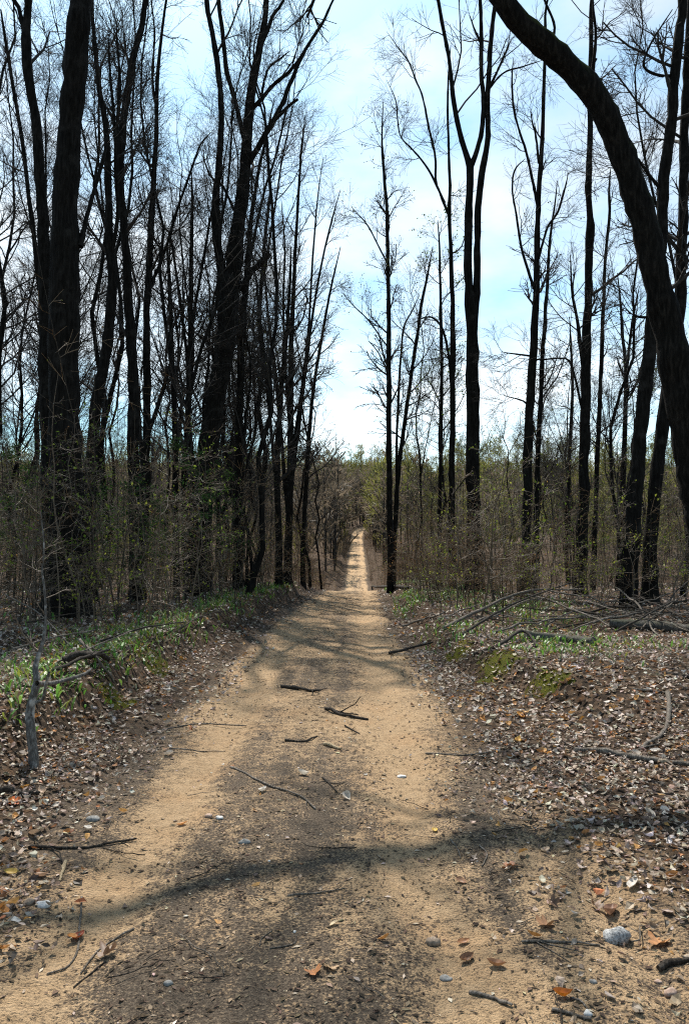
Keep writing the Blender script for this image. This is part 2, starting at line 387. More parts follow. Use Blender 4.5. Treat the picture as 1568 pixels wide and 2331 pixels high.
# ------------------------------------------------------------------ trees traced one by one
def leafpal(kind, n):
    if kind == 'bud': return pick([(.06, .065, .02), (.09, .10, .025), (.05, .04, .025)], n)
    if kind == 'green': return pick([(.10, .16, .02), (.16, .20, .03), (.07, .11, .02)], n)
    if kind == 'yellow': return pick([(.20, .22, .03), (.28, .28, .05), (.13, .17, .02)], n)
    return pick([(.05, .04, .03)], n)
def crown_of(lines, prm, base, name, twigmat=M_twig, parent=None):
    """lines: list of (P(n,3), R(n)) limbs carrying branches"""
    bf = Buf(); lf = Buf()
    for P, R, k in lines:
        P = P[None]; R = R[None]
        P1, R1 = grow(P, R, k, prm.get('t0', .35), .98, prm.get('a1', (35, 60)), prm.get('l1', (1.5, 3.5)), 6, prm.get('c1', .13), prm.get('up', .10), .42, .010, .4)
        P2, R2 = grow(P1, R1, prm.get('n2', 5), .2, 1., (25, 60), prm.get('l2', (.6, 1.5)), 4, .16, .06, .6, .0055, .6)
        P3, R3 = grow(P2, R2, prm.get('n3', 4), .2, 1., (25, 60), prm.get('l3', (.25, .7)), 3, .18, .05, .7, .0036, .7)
        bf.add(*tubes(P1, R1, 4)); bf.add(*tubes(P2, R2, 3)); bf.add(*tubes(P3, R3, 3))
        if prm.get('leaf'):
            tips = np.concatenate([P3[:, -1], P3[:, 1]]); tips = tips[rng.random(len(tips)) < prm.get('lp', .6)]
            v, t_, c = quads_at(tips, prm.get('ls', .05), leafpal(prm['leaf'], len(tips))); lf.add(v, None, t_, c)
    o = link(name, bf.mesh(name, twigmat, off=base), parent)
    if lf.n: tag(link('young_leaves', lf.mesh('young_leaves', M_bud, False, off=base), o), kind='stuff')
    return o
def tree(label, d, stems, prm=None, name='bare_tree', mt=None, ext=6., k=12, group=None, drift=0., twig=M_twig):
    """stems: first is the trunk; pts in picture units (x, y, width) at distance d"""
    prm = prm or {}; mt = mt or M_bark; base = None; root = None; lines = []; trunkbuf = None
    for si, st in enumerate(stems):
        pts = st[0] if isinstance(st, tuple) else st
        o = st[1] if isinstance(st, tuple) else {}
        dd = np.array([d + (o.get('dz', 0.) + drift) * i / max(len(pts) - 1, 1) for i in range(len(pts))])
        W_ = [np.array([p[0], p[1], p[2], p[3] * .5]) for p in pts] if o.get('world') else [np.r_[at(p[0], p[1], q), .5 * p[2] * (.86 if pts[0][2] < 50 else .88 if pts[0][2] < 70 else .95) / F * d] for p, q in zip(pts, dd)]
        if si == 0:
            z = float(surf(W_[0][0], d)); g = W_[0].copy(); g[2] = z - .12; g[3] *= 1.45
            g2 = W_[0].copy(); g2[2] = z + .35; g2[3] *= 1.12
            W_ = [g, g2] + [w for w in W_ if w[2] > z + .7]
            base = np.array([g[0], d, z])
            root = thing(name, label, 'tree', base, group)
        top = pts[-1][1] <= 12 and not o.get('world')
        e = o.get('ext', ext if top else 0)
        if e:
            a, b = W_[-2], W_[-1]; dr = nrm((b - a)[:3]) + np.array([0, 0, .25]); dr = dr / np.linalg.norm(dr)
            for s_, rr in ((.35, .75), (.7, .45), (1., .12)):
                w = b.copy(); w[:3] = b[:3] + dr * e * s_ + rng.standard_normal(3) * .12 * e * s_ * np.array([1, 1, .3]); w[3] = b[3] * rr; W_.append(w)
        elif not o.get('stub'):
            W_[-1][3] *= .5
        n = max(14, min(80, int(len(W_) * 5))); C = catmull(np.array(W_), n)
        C[:, 3] = np.maximum(C[:, 3], .006)
        wob = np.array([fbm(np.arange(n) * .45 + si * 9, np.full(n, d + q * 5.), 60 + q) for q in range(3)]).T
        fade = np.minimum(1, np.arange(n) / 4.)[:, None]
        P = C[:, :3] + wob * C[:, 3:4] * (.12 if pts[0][2] > 50 and si == 0 else .3) * fade; R = C[:, 3] * (1 + .05 * rng.standard_normal(n) + .045 * fbm(np.arange(n) * .6, np.full(n, d * 3. + si), 77))
        bf = Buf(); v, q = tubes(P[None], R[None], k if si == 0 else max(6, k - 4), .035); bf.add(v, q)
        kk = k if si == 0 else max(6, k - 4); v = np.vstack([v[-kk:], P[-1:]]); bf.add(v, None, [[i, (i + 1) % kk, kk] for i in range(kk)])
        link('trunk' if si == 0 else 'limb', bf.mesh('trunk', mt, off=base), root)
        nb = o.get('nb', prm.get('nb', 8))
        if nb: lines.append((P, R, nb))
    if lines: crown_of(lines, prm, base, 'crown', twig, root)
    return root

BIG = dict(nb=9, t0=.5, l1=(1.5, 3.8), n2=6, n3=5)
SL = dict(nb=14, t0=.3, l1=(1.0, 2.8), n2=6, n3=5)
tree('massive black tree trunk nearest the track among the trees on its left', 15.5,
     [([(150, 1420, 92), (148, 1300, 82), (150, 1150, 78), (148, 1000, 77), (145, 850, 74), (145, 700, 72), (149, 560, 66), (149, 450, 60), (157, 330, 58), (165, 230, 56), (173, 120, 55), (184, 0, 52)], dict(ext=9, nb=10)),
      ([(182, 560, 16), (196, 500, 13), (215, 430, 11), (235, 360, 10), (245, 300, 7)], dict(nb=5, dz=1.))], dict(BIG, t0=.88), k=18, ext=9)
tree('dark trunk close behind the massive left trunk, bending left and forking high', 17,
     [([(118, 1390, 46), (110, 1100, 40), (106, 900, 38), (104, 700, 36), (102, 600, 34), (95, 480, 30), (88, 360, 28), (82, 280, 27), (66, 180, 26), (58, 90, 25), (64, 0, 20)], dict(nb=8)),
      ([(57, 80, 15), (46, 30, 12), (33, 0, 11)], dict(nb=5))], BIG)
tree('thin dark tree leaning left at the picture\'s left edge', 20,
     [([(112, 1360, 16), (105, 1000, 15), (95, 720, 14), (82, 590, 13), (70, 480, 12), (55, 350, 11), (36, 230, 10), (14, 100, 9), (2, 20, 8)], dict(nb=12))], SL)
tree('slanting dark trunk right behind the massive left trunk, leaning right', 20,
     [([(205, 1350, 36), (198, 1177, 33), (205, 1052, 31), (220, 927, 30), (235, 827, 29), (249, 727, 27), (254, 627, 26), (251, 540, 22), (247, 450, 20), (245, 340, 18), (237, 260, 15), (226, 200, 13), (216, 100, 11), (210, 5, 9)], dict(nb=13)),
      ([(250, 600, 12), (268, 480, 11), (262, 370, 10), (272, 200, 9), (265, 60, 8)], dict(nb=10, dz=-.5))], SL)
tree('tall black trunk curving right at its top, left of the forked tree', 21,
     [([(312, 1340, 38), (308, 1180, 34), (305, 1050, 32), (303, 877, 29), (295, 727, 26), (288, 600, 22), (281, 500, 20), (275, 420, 20), (277, 340, 21), (285, 240, 20), (296, 170, 19), (308, 110, 18), (323, 60, 16), (330, 5, 14)], dict(nb=10)),
      ([(276, 380, 10), (262, 320, 9), (258, 250, 8), (250, 160, 7), (246, 70, 6)], dict(nb=8))], SL)
tree('slim dark tree with many upswept branches between two left trunks', 24,
     [([(322, 1320, 24), (330, 1150, 22), (335, 950, 20), (334, 800, 19), (336, 660, 19), (345, 500, 16), (350, 400, 14), (355, 300, 12), (356, 220, 11), (364, 110, 8), (377, 5, 7)], dict(nb=18)),
      ([(338, 660, 10), (372, 580, 9), (402, 480, 8), (430, 400, 7), (455, 330, 5), (480, 300, 4)], dict(nb=10, dz=1)),
      ([(352, 230, 6), (346, 160, 6), (352, 80, 5), (345, 5, 4)], dict(nb=7))], SL)
tree('big forked tree with wide-spread limbs left of the track', 25,
     [([(452, 1350, 66), (456, 1200, 58), (468, 1060, 54), (480, 980, 52), (492, 900, 50), (505, 840, 50), (514, 780, 50), (519, 720, 54), (522, 660, 52), (530, 620, 44), (540, 530, 38), (552, 440, 34), (560, 340, 28), (568, 240, 26), (580, 160, 22), (592, 100, 18), (606, 5, 15)], dict(nb=5, ext=6)),
      ([(520, 690, 24), (505, 610, 26), (493, 540, 22), (492, 460, 20), (497, 380, 18), (503, 270, 17), (499, 180, 16), (488, 100, 15), (478, 50, 14), (471, 0, 13)], dict(nb=4)),
      ([(559, 330, 14), (549, 290, 13), (532, 220, 13), (516, 160, 13), (508, 90, 12), (498, 0, 12)], dict(nb=4, dz=.6)),
      ([(566, 370, 16), (590, 330, 15), (618, 280, 14), (640, 240, 13), (660, 190, 12), (690, 120, 10), (716, 78, 9), (735, 50, 8), (748, 20, 7), (757, 0, 6)], dict(nb=3)),
      ([(576, 245, 12), (602, 215, 11), (630, 185, 10), (660, 160, 9), (690, 118, 7)], dict(nb=3, dz=-.5)),
      ([(622, 275, 10), (648, 250, 9), (664, 234, 8), (678, 224, 7)], dict(nb=1, stub=1)),
      ([(596, 95, 12), (612, 60, 11), (622, 30, 9), (645, 0, 7)], dict(nb=3)),
      ([(590, 240, 7), (608, 160, 6), (640, 130, 5), (659, 114, 4)], dict(nb=2)),
      ([(548, 660, 20), (570, 620, 18), (590, 600, 17), (612, 576, 15)], dict(nb=0, stub=1)),
      ([(498, 870, 14), (480, 790, 9), (462, 770, 7), (438, 752, 6)], dict(nb=4)),
      ([(545, 500, 9), (530, 470, 8), (505, 420, 7), (480, 400, 6), (460, 350, 5)], dict(nb=5, dz=1.5))], BIG, k=14)
tree('straight dark trunk standing just right of the forked tree\'s stem', 27,
     [([(540, 1300, 24), (543, 1080, 22), (546, 900, 20), (551, 780, 19), (556, 700, 18), (560, 640, 17), (566, 560, 13), (578, 450, 10), (590, 380, 8), (604, 320, 7), (625, 220, 5)], dict(nb=16)),
      ([(560, 620, 10), (583, 520, 8), (600, 440, 7), (625, 360, 6), (650, 260, 5), (660, 200, 4)], dict(nb=13, dz=1))], SL)
tree('dark slim trunk among twigs between the slim tree and forked tree', 26,
     [([(425, 1320, 18), (420, 1100, 17), (428, 930, 16), (432, 800, 15), (434, 690, 13), (436, 560, 10), (437, 450, 7), (435, 370, 5)], dict(nb=18, t0=.3)),
      ([(430, 850, 9), (412, 700, 8), (398, 600, 7), (385, 530, 6), (370, 520, 5)], dict(nb=8)),
      ([(434, 760, 9), (452, 650, 8), (468, 560, 7), (482, 480, 6), (500, 420, 5)], dict(nb=8))], SL)
tree('dark stem left of the slim multi-branched tree, its top bare', 25,
     [([(402, 1310, 16), (398, 1000, 15), (396, 900, 14), (390, 760, 12), (386, 640, 10), (380, 560, 8)], dict(nb=12, t0=.3))], SL)
tree('thin upright tree nearest the track in the fan-shaped thicket on its left', 33,
     [([(655, 1260, 22), (660, 1100, 20), (662, 950, 17), (662, 800, 14), (668, 650, 11), (676, 500, 8), (685, 350, 6), (695, 260, 4)], dict(nb=28, t0=.2)),
      ([(657, 1200, 11), (640, 1000, 10), (628, 860, 9), (612, 740, 7), (604, 640, 5), (600, 560, 4)], dict(nb=13)),
      ([(660, 1120, 12), (682, 950, 10), (700, 800, 8), (722, 650, 6), (750, 520, 5), (775, 430, 3)], dict(nb=14)),
      ([(662, 1000, 9), (650, 850, 8), (645, 700, 6), (648, 560, 5), (640, 450, 3)], dict(nb=10)),
      ([(662, 1060, 10), (690, 860, 8), (704, 720, 6), (712, 580, 5), (722, 460, 4), (735, 360, 3)], dict(nb=13))],
     dict(SL, leaf='bud', lp=.15, ls=.04, a1=(25, 50), up=.14))
tree('slender tree leaning right over the track from the left thicket', 36,
     [([(690, 1250, 13), (700, 1040, 11), (712, 900, 9), (730, 780, 8), (752, 660, 6), (775, 560, 4)], dict(nb=18, t0=.25))], dict(SL, leaf='bud', lp=.4, ls=.05))
tree('dark clustered stems at the left verge, half way to the rise', 30,
     [([(635, 1270, 18), (630, 1050, 16), (640, 900, 13), (652, 760, 10), (660, 640, 7), (662, 560, 5)], dict(nb=16, t0=.25)),
      ([(634, 1150, 10), (615, 960, 9), (600, 800, 8), (588, 690, 6), (578, 600, 5)], dict(nb=12))], SL)
# right of the track
tree('tall straight slim tree with thin budding crown right beside the track', 33,
     [([(888, 1285, 16), (886, 1100, 15), (885, 900, 14), (884, 700, 12), (882, 560, 10), (880, 470, 9), (874, 400, 8), (869, 310, 5), (872, 230, 3)], dict(nb=30, t0=.35)),
      ([(882, 600, 5), (862, 560, 4), (835, 510, 4), (800, 470, 3)], dict(nb=6)),
      ([(884, 790, 5), (868, 770, 4), (840, 730, 4), (800, 690, 3), (775, 660, 2)], dict(nb=7))], dict(SL, leaf='bud', lp=.5, ls=.045, l1=(.8, 2.4), a1=(30, 55), up=.12))
tree('thin leaning tree close behind the slim budding tree on the right verge', 34,
     [([(895, 1290, 14), (899, 1190, 13), (907, 1070, 12), (920, 970, 11), (935, 860, 10), (950, 760, 9), (960, 687, 8), (972, 630, 6), (985, 560, 4)], dict(nb=16)),
      ([(903, 1120, 7), (903, 1000, 7), (910, 850, 6), (918, 750, 5), (936, 710, 4), (955, 670, 3)], dict(nb=8))], dict(SL, leaf='bud', lp=.5, ls=.05))
tree('slender crooked tree whose limbs arch left, beside the double-stemmed tree', 28,
     [([(1030, 1330, 20), (1028, 1127, 17), (1030, 950, 15), (1031, 800, 15), (1030, 695, 13), (1025, 550, 11), (1022, 480, 11), (1024, 420, 8), (1021, 340, 7), (1019, 250, 6), (1020, 180, 5), (1026, 100, 4)], dict(nb=8)),
      ([(1022, 490, 8), (1000, 435, 7), (992, 410, 7), (990, 350, 6), (976, 290, 6), (962, 220, 5), (948, 185, 5), (930, 140, 4), (905, 105, 3), (880, 70, 2)], dict(nb=13)),
      ([(1012, 460, 7), (975, 385, 6), (940, 340, 5), (912, 310, 4), (905, 270, 4), (900, 225, 3), (880, 180, 2)], dict(nb=11)),
      ([(1029, 900, 8), (1020, 800, 7), (1003, 740, 6), (975, 720, 5), (940, 735, 3)], dict(nb=8))], dict(SL, l1=(.7, 1.7), a1=(40, 75), up=.04, c1=.22, t0=.3))
tree('thin dark stem left of the slender crooked tree', 31,
     [([(1000, 1300, 11), (1002, 1100, 10), (1005, 900, 9), (1004, 777, 9), (1002, 650, 7), (1000, 560, 5), (996, 500, 4)], dict(nb=16))], dict(SL, leaf='green', lp=.6, ls=.06))
tree('double-stemmed tall dark tree, thickest standing right of the track', 26,
     [([(1080, 1350, 48), (1078, 1200, 40), (1077, 1080, 38), (1076, 950, 36), (1075, 830, 34), (1073, 720, 33), (1066, 640, 22), (1066, 500, 21), (1069, 400, 20), (1068, 372, 20), (1056, 335, 15), (1041, 280, 14), (1031, 220, 13), (1026, 160, 12), (1016, 100, 11), (1006, 50, 10), (998, 0, 10)], dict(nb=7)),
      ([(1078, 740, 24), (1085, 640, 19), (1087, 500, 18), (1094, 410, 18), (1104, 350, 16), (1111, 300, 15), (1109, 225, 14), (1114, 150, 13), (1119, 75, 12), (1129, 0, 11)], dict(nb=7)),
      ([(1068, 385, 17), (1084, 345, 15), (1096, 300, 14), (1100, 225, 13), (1095, 150, 12), (1096, 75, 11), (1093, 0, 10)], dict(nb=7)),
      ([(1112, 200, 8), (1130, 165, 7), (1150, 120, 6), (1162, 90, 4)], dict(nb=4)),
      ([(1110, 205, 6), (1145, 165, 5), (1190, 150, 4), (1235, 135, 3)], dict(nb=5)),
      ([(1096, 100, 8), (1082, 70, 6), (1068, 32, 5)], dict(nb=3))], BIG, k=12)
tree('slim dark tree with two bare limbs curving up on its left', 24,
     [([(1196, 1370, 30), (1197, 1250, 26), (1200, 1100, 25), (1206, 920, 23), (1214, 800, 22), (1219, 690, 19), (1223, 560, 16), (1226, 450, 13), (1234, 300, 11), (1239, 150, 9), (1241, 80, 8), (1245, 0, 6)], dict(nb=10)),
      ([(1224, 470, 9), (1210, 400, 8), (1195, 335, 7), (1180, 290, 6), (1168, 240, 6), (1165, 180, 5), (1168, 130, 3)], dict(nb=6)),
      ([(1217, 660, 8), (1203, 620, 8), (1186, 560, 7), (1175, 490, 6), (1166, 430, 5), (1172, 385, 5), (1195, 360, 3)], dict(nb=6)),
      ([(1226, 370, 7), (1220, 310, 6), (1212, 280, 5), (1207, 250, 4)], dict(nb=3)),
      ([(1225, 590, 7), (1245, 520, 6), (1270, 480, 6), (1285, 430, 5), (1294, 390, 3)], dict(nb=6)),
      ([(1212, 810, 6), (1180, 806, 5), (1140, 800, 3)], dict(nb=5)),
      ([(1208, 930, 6), (1190, 912, 5), (1148, 900, 3)], dict(nb=5))], dict(SL, l1=(.6, 1.5), t0=.3, up=.04, c1=.2, nb=6))
tree('thin dark stem close behind the tree with two curving limbs', 27,
     [([(1216, 1330, 16), (1220, 1150, 14), (1226, 1000, 13), (1233, 850, 12), (1238, 760, 11), (1245, 650, 9), (1250, 560, 7), (1262, 470, 5), (1268, 410, 4)], dict(nb=13))], dict(SL, leaf='bud', lp=.5))
tree('upright dark tree with a burl half way up, right of centre', 24,
     [([(1322, 1370, 32), (1325, 1200, 30), (1329, 1080, 27), (1332, 950, 26), (1334, 800, 25), (1338, 690, 22), (1340, 600, 20), (1345, 520, 25), (1343, 500, 18), (1339, 420, 17), (1342, 300, 15), (1343, 180, 14), (1345, 80, 12), (1346, 0, 11)], dict(nb=9)),
      ([(1330, 850, 13), (1320, 780, 11), (1314, 730, 9), (1302, 660, 7), (1298, 580, 5)], dict(nb=9)),
      ([(1330, 960, 7), (1300, 830, 6), (1270, 815, 5), (1230, 818, 4), (1180, 815, 3)], dict(nb=6))], dict(SL, nb=8))
tree('thin crooked dark stem beside the tree with the burl', 28,
     [([(1350, 1340, 14), (1356, 1150, 13), (1361, 1000, 12), (1368, 850, 11), (1373, 700, 10), (1378, 580, 8), (1387, 490, 8), (1386, 430, 6), (1390, 380, 4)], dict(nb=12))], dict(SL, l1=(.6, 1.8)))
tree('small forked dark tree far behind the arching trunk', 38,
     [([(1416, 1150, 16), (1421, 1007, 13), (1425, 870, 12), (1424, 820, 10), (1416, 760, 8), (1412, 690, 6), (1405, 620, 4)], dict(nb=13)),
      ([(1425, 850, 9), (1434, 770, 7), (1443, 710, 6), (1455, 650, 4)], dict(nb=10))], SL)
tree('thin pale-sky stem between burl tree and small forked tree', 36,
     [([(1290, 1200, 10), (1298, 1000, 9), (1303, 900, 8), (1300, 800, 6), (1296, 720, 4)], dict(nb=13))], SL)
tree('left of the two dark trunks crossing behind the arching trunk', 18,
     [([(1432, 1370, 44), (1441, 1180, 40), (1450, 1060, 38), (1462, 950, 36), (1474, 827, 34), (1488, 700, 32), (1500, 580, 30), (1508, 470, 30), (1513, 380, 29), (1527, 275, 28), (1538, 160, 27), (1548, 60, 25), (1555, 0, 24)], dict(nb=9)),
      ([(1510, 440, 9), (1480, 400, 8), (1450, 360, 6), (1420, 340, 4)], dict(nb=8)),
      ([(1538, 170, 9), (1500, 170, 8), (1466, 150, 7), (1480, 100, 6), (1530, 20, 5)], dict(nb=9)),
      ([(1490, 720, 12), (1450, 720, 5), (1420, 700, 4)], dict(nb=5))], dict(BIG, c1=.2, t0=.35, nb=14), k=14)
tree('right of the two dark trunks crossing behind the arching trunk', 19,
     [([(1478, 1370, 38), (1482, 1210, 34), (1500, 1040, 32), (1514, 902, 31), (1535, 780, 29), (1548, 680, 28), (1553, 500, 26), (1557, 320, 25), (1564, 150, 23), (1572, 0, 20)], dict(nb=16))], dict(BIG, c1=.2, t0=.35), k=14)
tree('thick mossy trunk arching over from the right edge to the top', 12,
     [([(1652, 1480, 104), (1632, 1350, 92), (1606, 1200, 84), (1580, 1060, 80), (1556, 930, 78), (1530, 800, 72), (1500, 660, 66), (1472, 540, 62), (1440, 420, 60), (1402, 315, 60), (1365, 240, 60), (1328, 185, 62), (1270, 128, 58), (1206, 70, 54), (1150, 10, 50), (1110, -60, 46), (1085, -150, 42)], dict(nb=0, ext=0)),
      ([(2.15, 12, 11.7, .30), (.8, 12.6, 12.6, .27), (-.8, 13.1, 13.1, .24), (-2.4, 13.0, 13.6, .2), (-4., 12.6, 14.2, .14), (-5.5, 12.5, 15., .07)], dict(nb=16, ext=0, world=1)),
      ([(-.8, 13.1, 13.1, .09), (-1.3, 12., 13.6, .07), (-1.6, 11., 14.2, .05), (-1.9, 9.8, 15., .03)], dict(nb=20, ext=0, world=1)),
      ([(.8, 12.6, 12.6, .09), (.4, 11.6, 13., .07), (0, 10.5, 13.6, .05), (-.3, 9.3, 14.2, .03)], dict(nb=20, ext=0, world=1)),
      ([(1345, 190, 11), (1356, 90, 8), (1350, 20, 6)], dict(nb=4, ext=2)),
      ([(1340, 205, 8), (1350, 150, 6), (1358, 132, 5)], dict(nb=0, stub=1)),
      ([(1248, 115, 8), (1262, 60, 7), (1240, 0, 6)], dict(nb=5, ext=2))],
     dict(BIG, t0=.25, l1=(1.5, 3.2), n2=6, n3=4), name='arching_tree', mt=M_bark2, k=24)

# ------------------------------------------------------------------ trees of the wood behind, copies of a few shapes
def proto(name, h, r, prm, fork=0, mt=M_bark, lean=0.):
    base = np.zeros(3); root = thing(name, 'x', 'tree', (0, 0, -300)); lines = []
    n = 16; z = np.linspace(0, 1, n); P = np.zeros((n, 3)); P[:, 2] = z * h
    P[:, 0] = np.cumsum(rng.standard_normal(n)) * .012 * h + lean * z * h; P[:, 1] = np.cumsum(rng.standard_normal(n)) * .012 * h
    P[:, :2] -= P[0, :2]
    R = r * (1 - z) ** .8 * (1 + .4 * np.exp(-z * 40)) + .006; P[0, 2] -= .3
    bf = Buf(); bf.add(*tubes(P[None], R[None], 7, .03)); lines.append((P, R, prm['nb']))
    link('trunk', bf.mesh('trunk', mt), root)
    if fork:
        Pf, Rf = grow(P[None], R[None], fork, .25, .6, (12, 28), (h * .35, h * .5), 10, .05, .06, .7, .01, .15, shade=.3)
        for a, b in zip(Pf, Rf):
            bf = Buf(); bf.add(*tubes(a[None], b[None], 6)); link('limb', bf.mesh('limb', mt), root); lines.append((a, b, prm['nb'] // 2))
    crown_of(lines, prm, base, 'crown', M_twig, root)
    return root
PR = []
for i in range(3): PR.append(proto('bare_tree', 21 + i, .095, dict(nb=32, t0=.25, l1=(1.6, 4.2), n2=7, n3=6, l3=(.3, .9), up=.10), 1 + i % 2))
for i in range(3): PR.append(proto('bare_tree', 17 + i, .065, dict(nb=36, t0=.15, l1=(1.2, 3.4), n2=6, n3=6, l3=(.3, .9), up=.14, a1=(28, 50)), i % 2, lean=.03 * (i - 1)))
for i in range(3): PR.append(proto('bare_tree', 12 + i, .05, dict(nb=36, t0=.14, l1=(1.0, 2.8), n2=6, n3=5, up=.14, a1=(28, 52), leaf='bud', lp=.15, ls=.04, l3=(.3, .8)), 1))
for i in range(2): PR.append(proto('budding_tree', 11 + i, .06, dict(nb=26, t0=.2, l1=(1.0, 2.4), n2=5, n3=5, up=.12, leaf='green', lp=.35, ls=.05), 1))
REFS = [(60, 'far left trunks'), (150, 'massive left trunk'), (215, 'slanting left trunk'), (305, 'right-curving left trunk'), (375, 'slim upswept tree'), (470, 'forked tree'), (548, 'trunk beside the fork'), (655, 'fan-shaped thicket'), (740, 'left verge'), (886, 'slim budding tree'), (1003, 'crooked slender tree'), (1077, 'double-stemmed tree'), (1200, 'curving-limbed tree'), (1328, 'burl tree'), (1455, 'two crossing trunks'), (1590, 'arching trunk')]
def where(x, y):
    vx = CX + x / y * F * _cp; r = min(REFS, key=lambda q: abs(q[0] - vx)); dv = vx - r[0]
    rel = 'behind' if abs(dv) < 10 else ('just ' if abs(dv) < 32 else '') + ('left of' if dv < 0 else 'right of')
    dep = 'close by' if y < 17 else 'nearer in the wood' if y < 26 else 'farther back' if y < 42 else 'deep in the wood'
    return f'{rel} the {r[1]}, {dep}'
used = set()
def put(pi, x, y, sc, label, group):
    if group: label = f'{label} {where(x, y)}'
    loc = (x, y, float(surf(x, y))); rz = U(0, 6.28)
    if pi not in used:
        used.add(pi); o = PR[pi]; o.location = loc; o.rotation_euler = (0, 0, rz); o.scale = (sc,) * 3; o['label'] = label; o['group'] = group or 'trees standing behind the front rank'
    else: o = dup(PR[pi], loc, rz, sc, label, group or 'trees standing behind the front rank')
    return o
def vput(vx, d, pi, sc, label, group): return put(pi, float(at(vx, 1200, d)[0]), d, sc, label, group)
taken = []
def free(x, y, r):
    for a, b in taken:
        if (a - x) ** 2 + (b - y) ** 2 < r * r: return False
    taken.append((x, y)); return True
KL = ['tall bare wide-crowned tree', 'slender upswept bare tree', 'young fine-twigged tree', 'small green-budding tree']
kd = lambda pi: 0 if pi < 3 else 1 if pi < 6 else 2 if pi < 9 else 3
cnt = 0
while cnt < 80:
    y = 23 + 72 * rng.random() ** 1.3; x = -U(2.9, 4 + .56 * y) + float(xc(y))
    if x / y < -.54 or (y > 38 and x - float(xc(y)) > -5.5) or not free(x, y, 1.2 + y * .012): continue
    pi = int(rng.choice([0, 1, 2, 3, 4, 5, 6, 7, 8, 9], p=[.11, .11, .11, .16, .16, .15, .07, .06, .05, .02]))
    if x / y > -.13 and pi < 6: pi += 3
    put(pi, x, y, U(.9, 1.15) * (1.15 if y < 50 else 1.), KL[kd(pi)], 'trees of the wood left of the track'); cnt += 1
cnt = 0
while cnt < 30:
    y = 36 + 70 * rng.random() ** 1.2; x = U(3.2, 4 + .56 * y) + float(xc(y))
    if x / y > .54 or x - float(xc(y)) < 5.5 or not free(x, y, 1.5 + y * .015): continue
    pi = int(rng.choice([3, 4, 5, 6, 7, 8, 9, 10], p=[.06, .06, .06, .2, .2, .2, .11, .11]))
    put(pi, x, y, U(.75, 1.05) * (.8 if pi < 6 else 1), KL[kd(pi)], 'trees of the wood right of the track'); cnt += 1
for vx, d, pi, sc, lb in [(985, 38, 9, 1.15, 'green-hazed tree behind the slender crooked tree'), (1300, 40, 10, 1.1, 'greenish twiggy tree between the burl tree and curving-limbed tree'), (735, 44, 7, 1.25, 'pale twiggy tree leaning from the left verge before the rise'), (1140, 44, 9, 1.0, 'small green-budding tree seen right of the double-stemmed tree'), (1470, 40, 10, 1.2, 'green-budding tree half hidden by the arching trunk'), (600, 38, 6, 1.35, 'fine-twigged young tree between forked tree and fan-shaped thicket'), (705, 39, 7, 1.4, 'tall fine-twigged tree right of the fan-shaped thicket'), (1545, 24, 5, 1.2, 'slender twiggy tree right of the crossing trunks'), (1400, 27, 3, 1.05, 'slender twiggy tree between burl tree and crossing trunks'), (935, 42, 8, 1.3, 'fine-twigged tree right of the slim budding tree, well back')]:
    vput(vx, d, pi, sc, lb, None)
for i, p in enumerate(PR):
    if i not in used: print('unused proto', i)

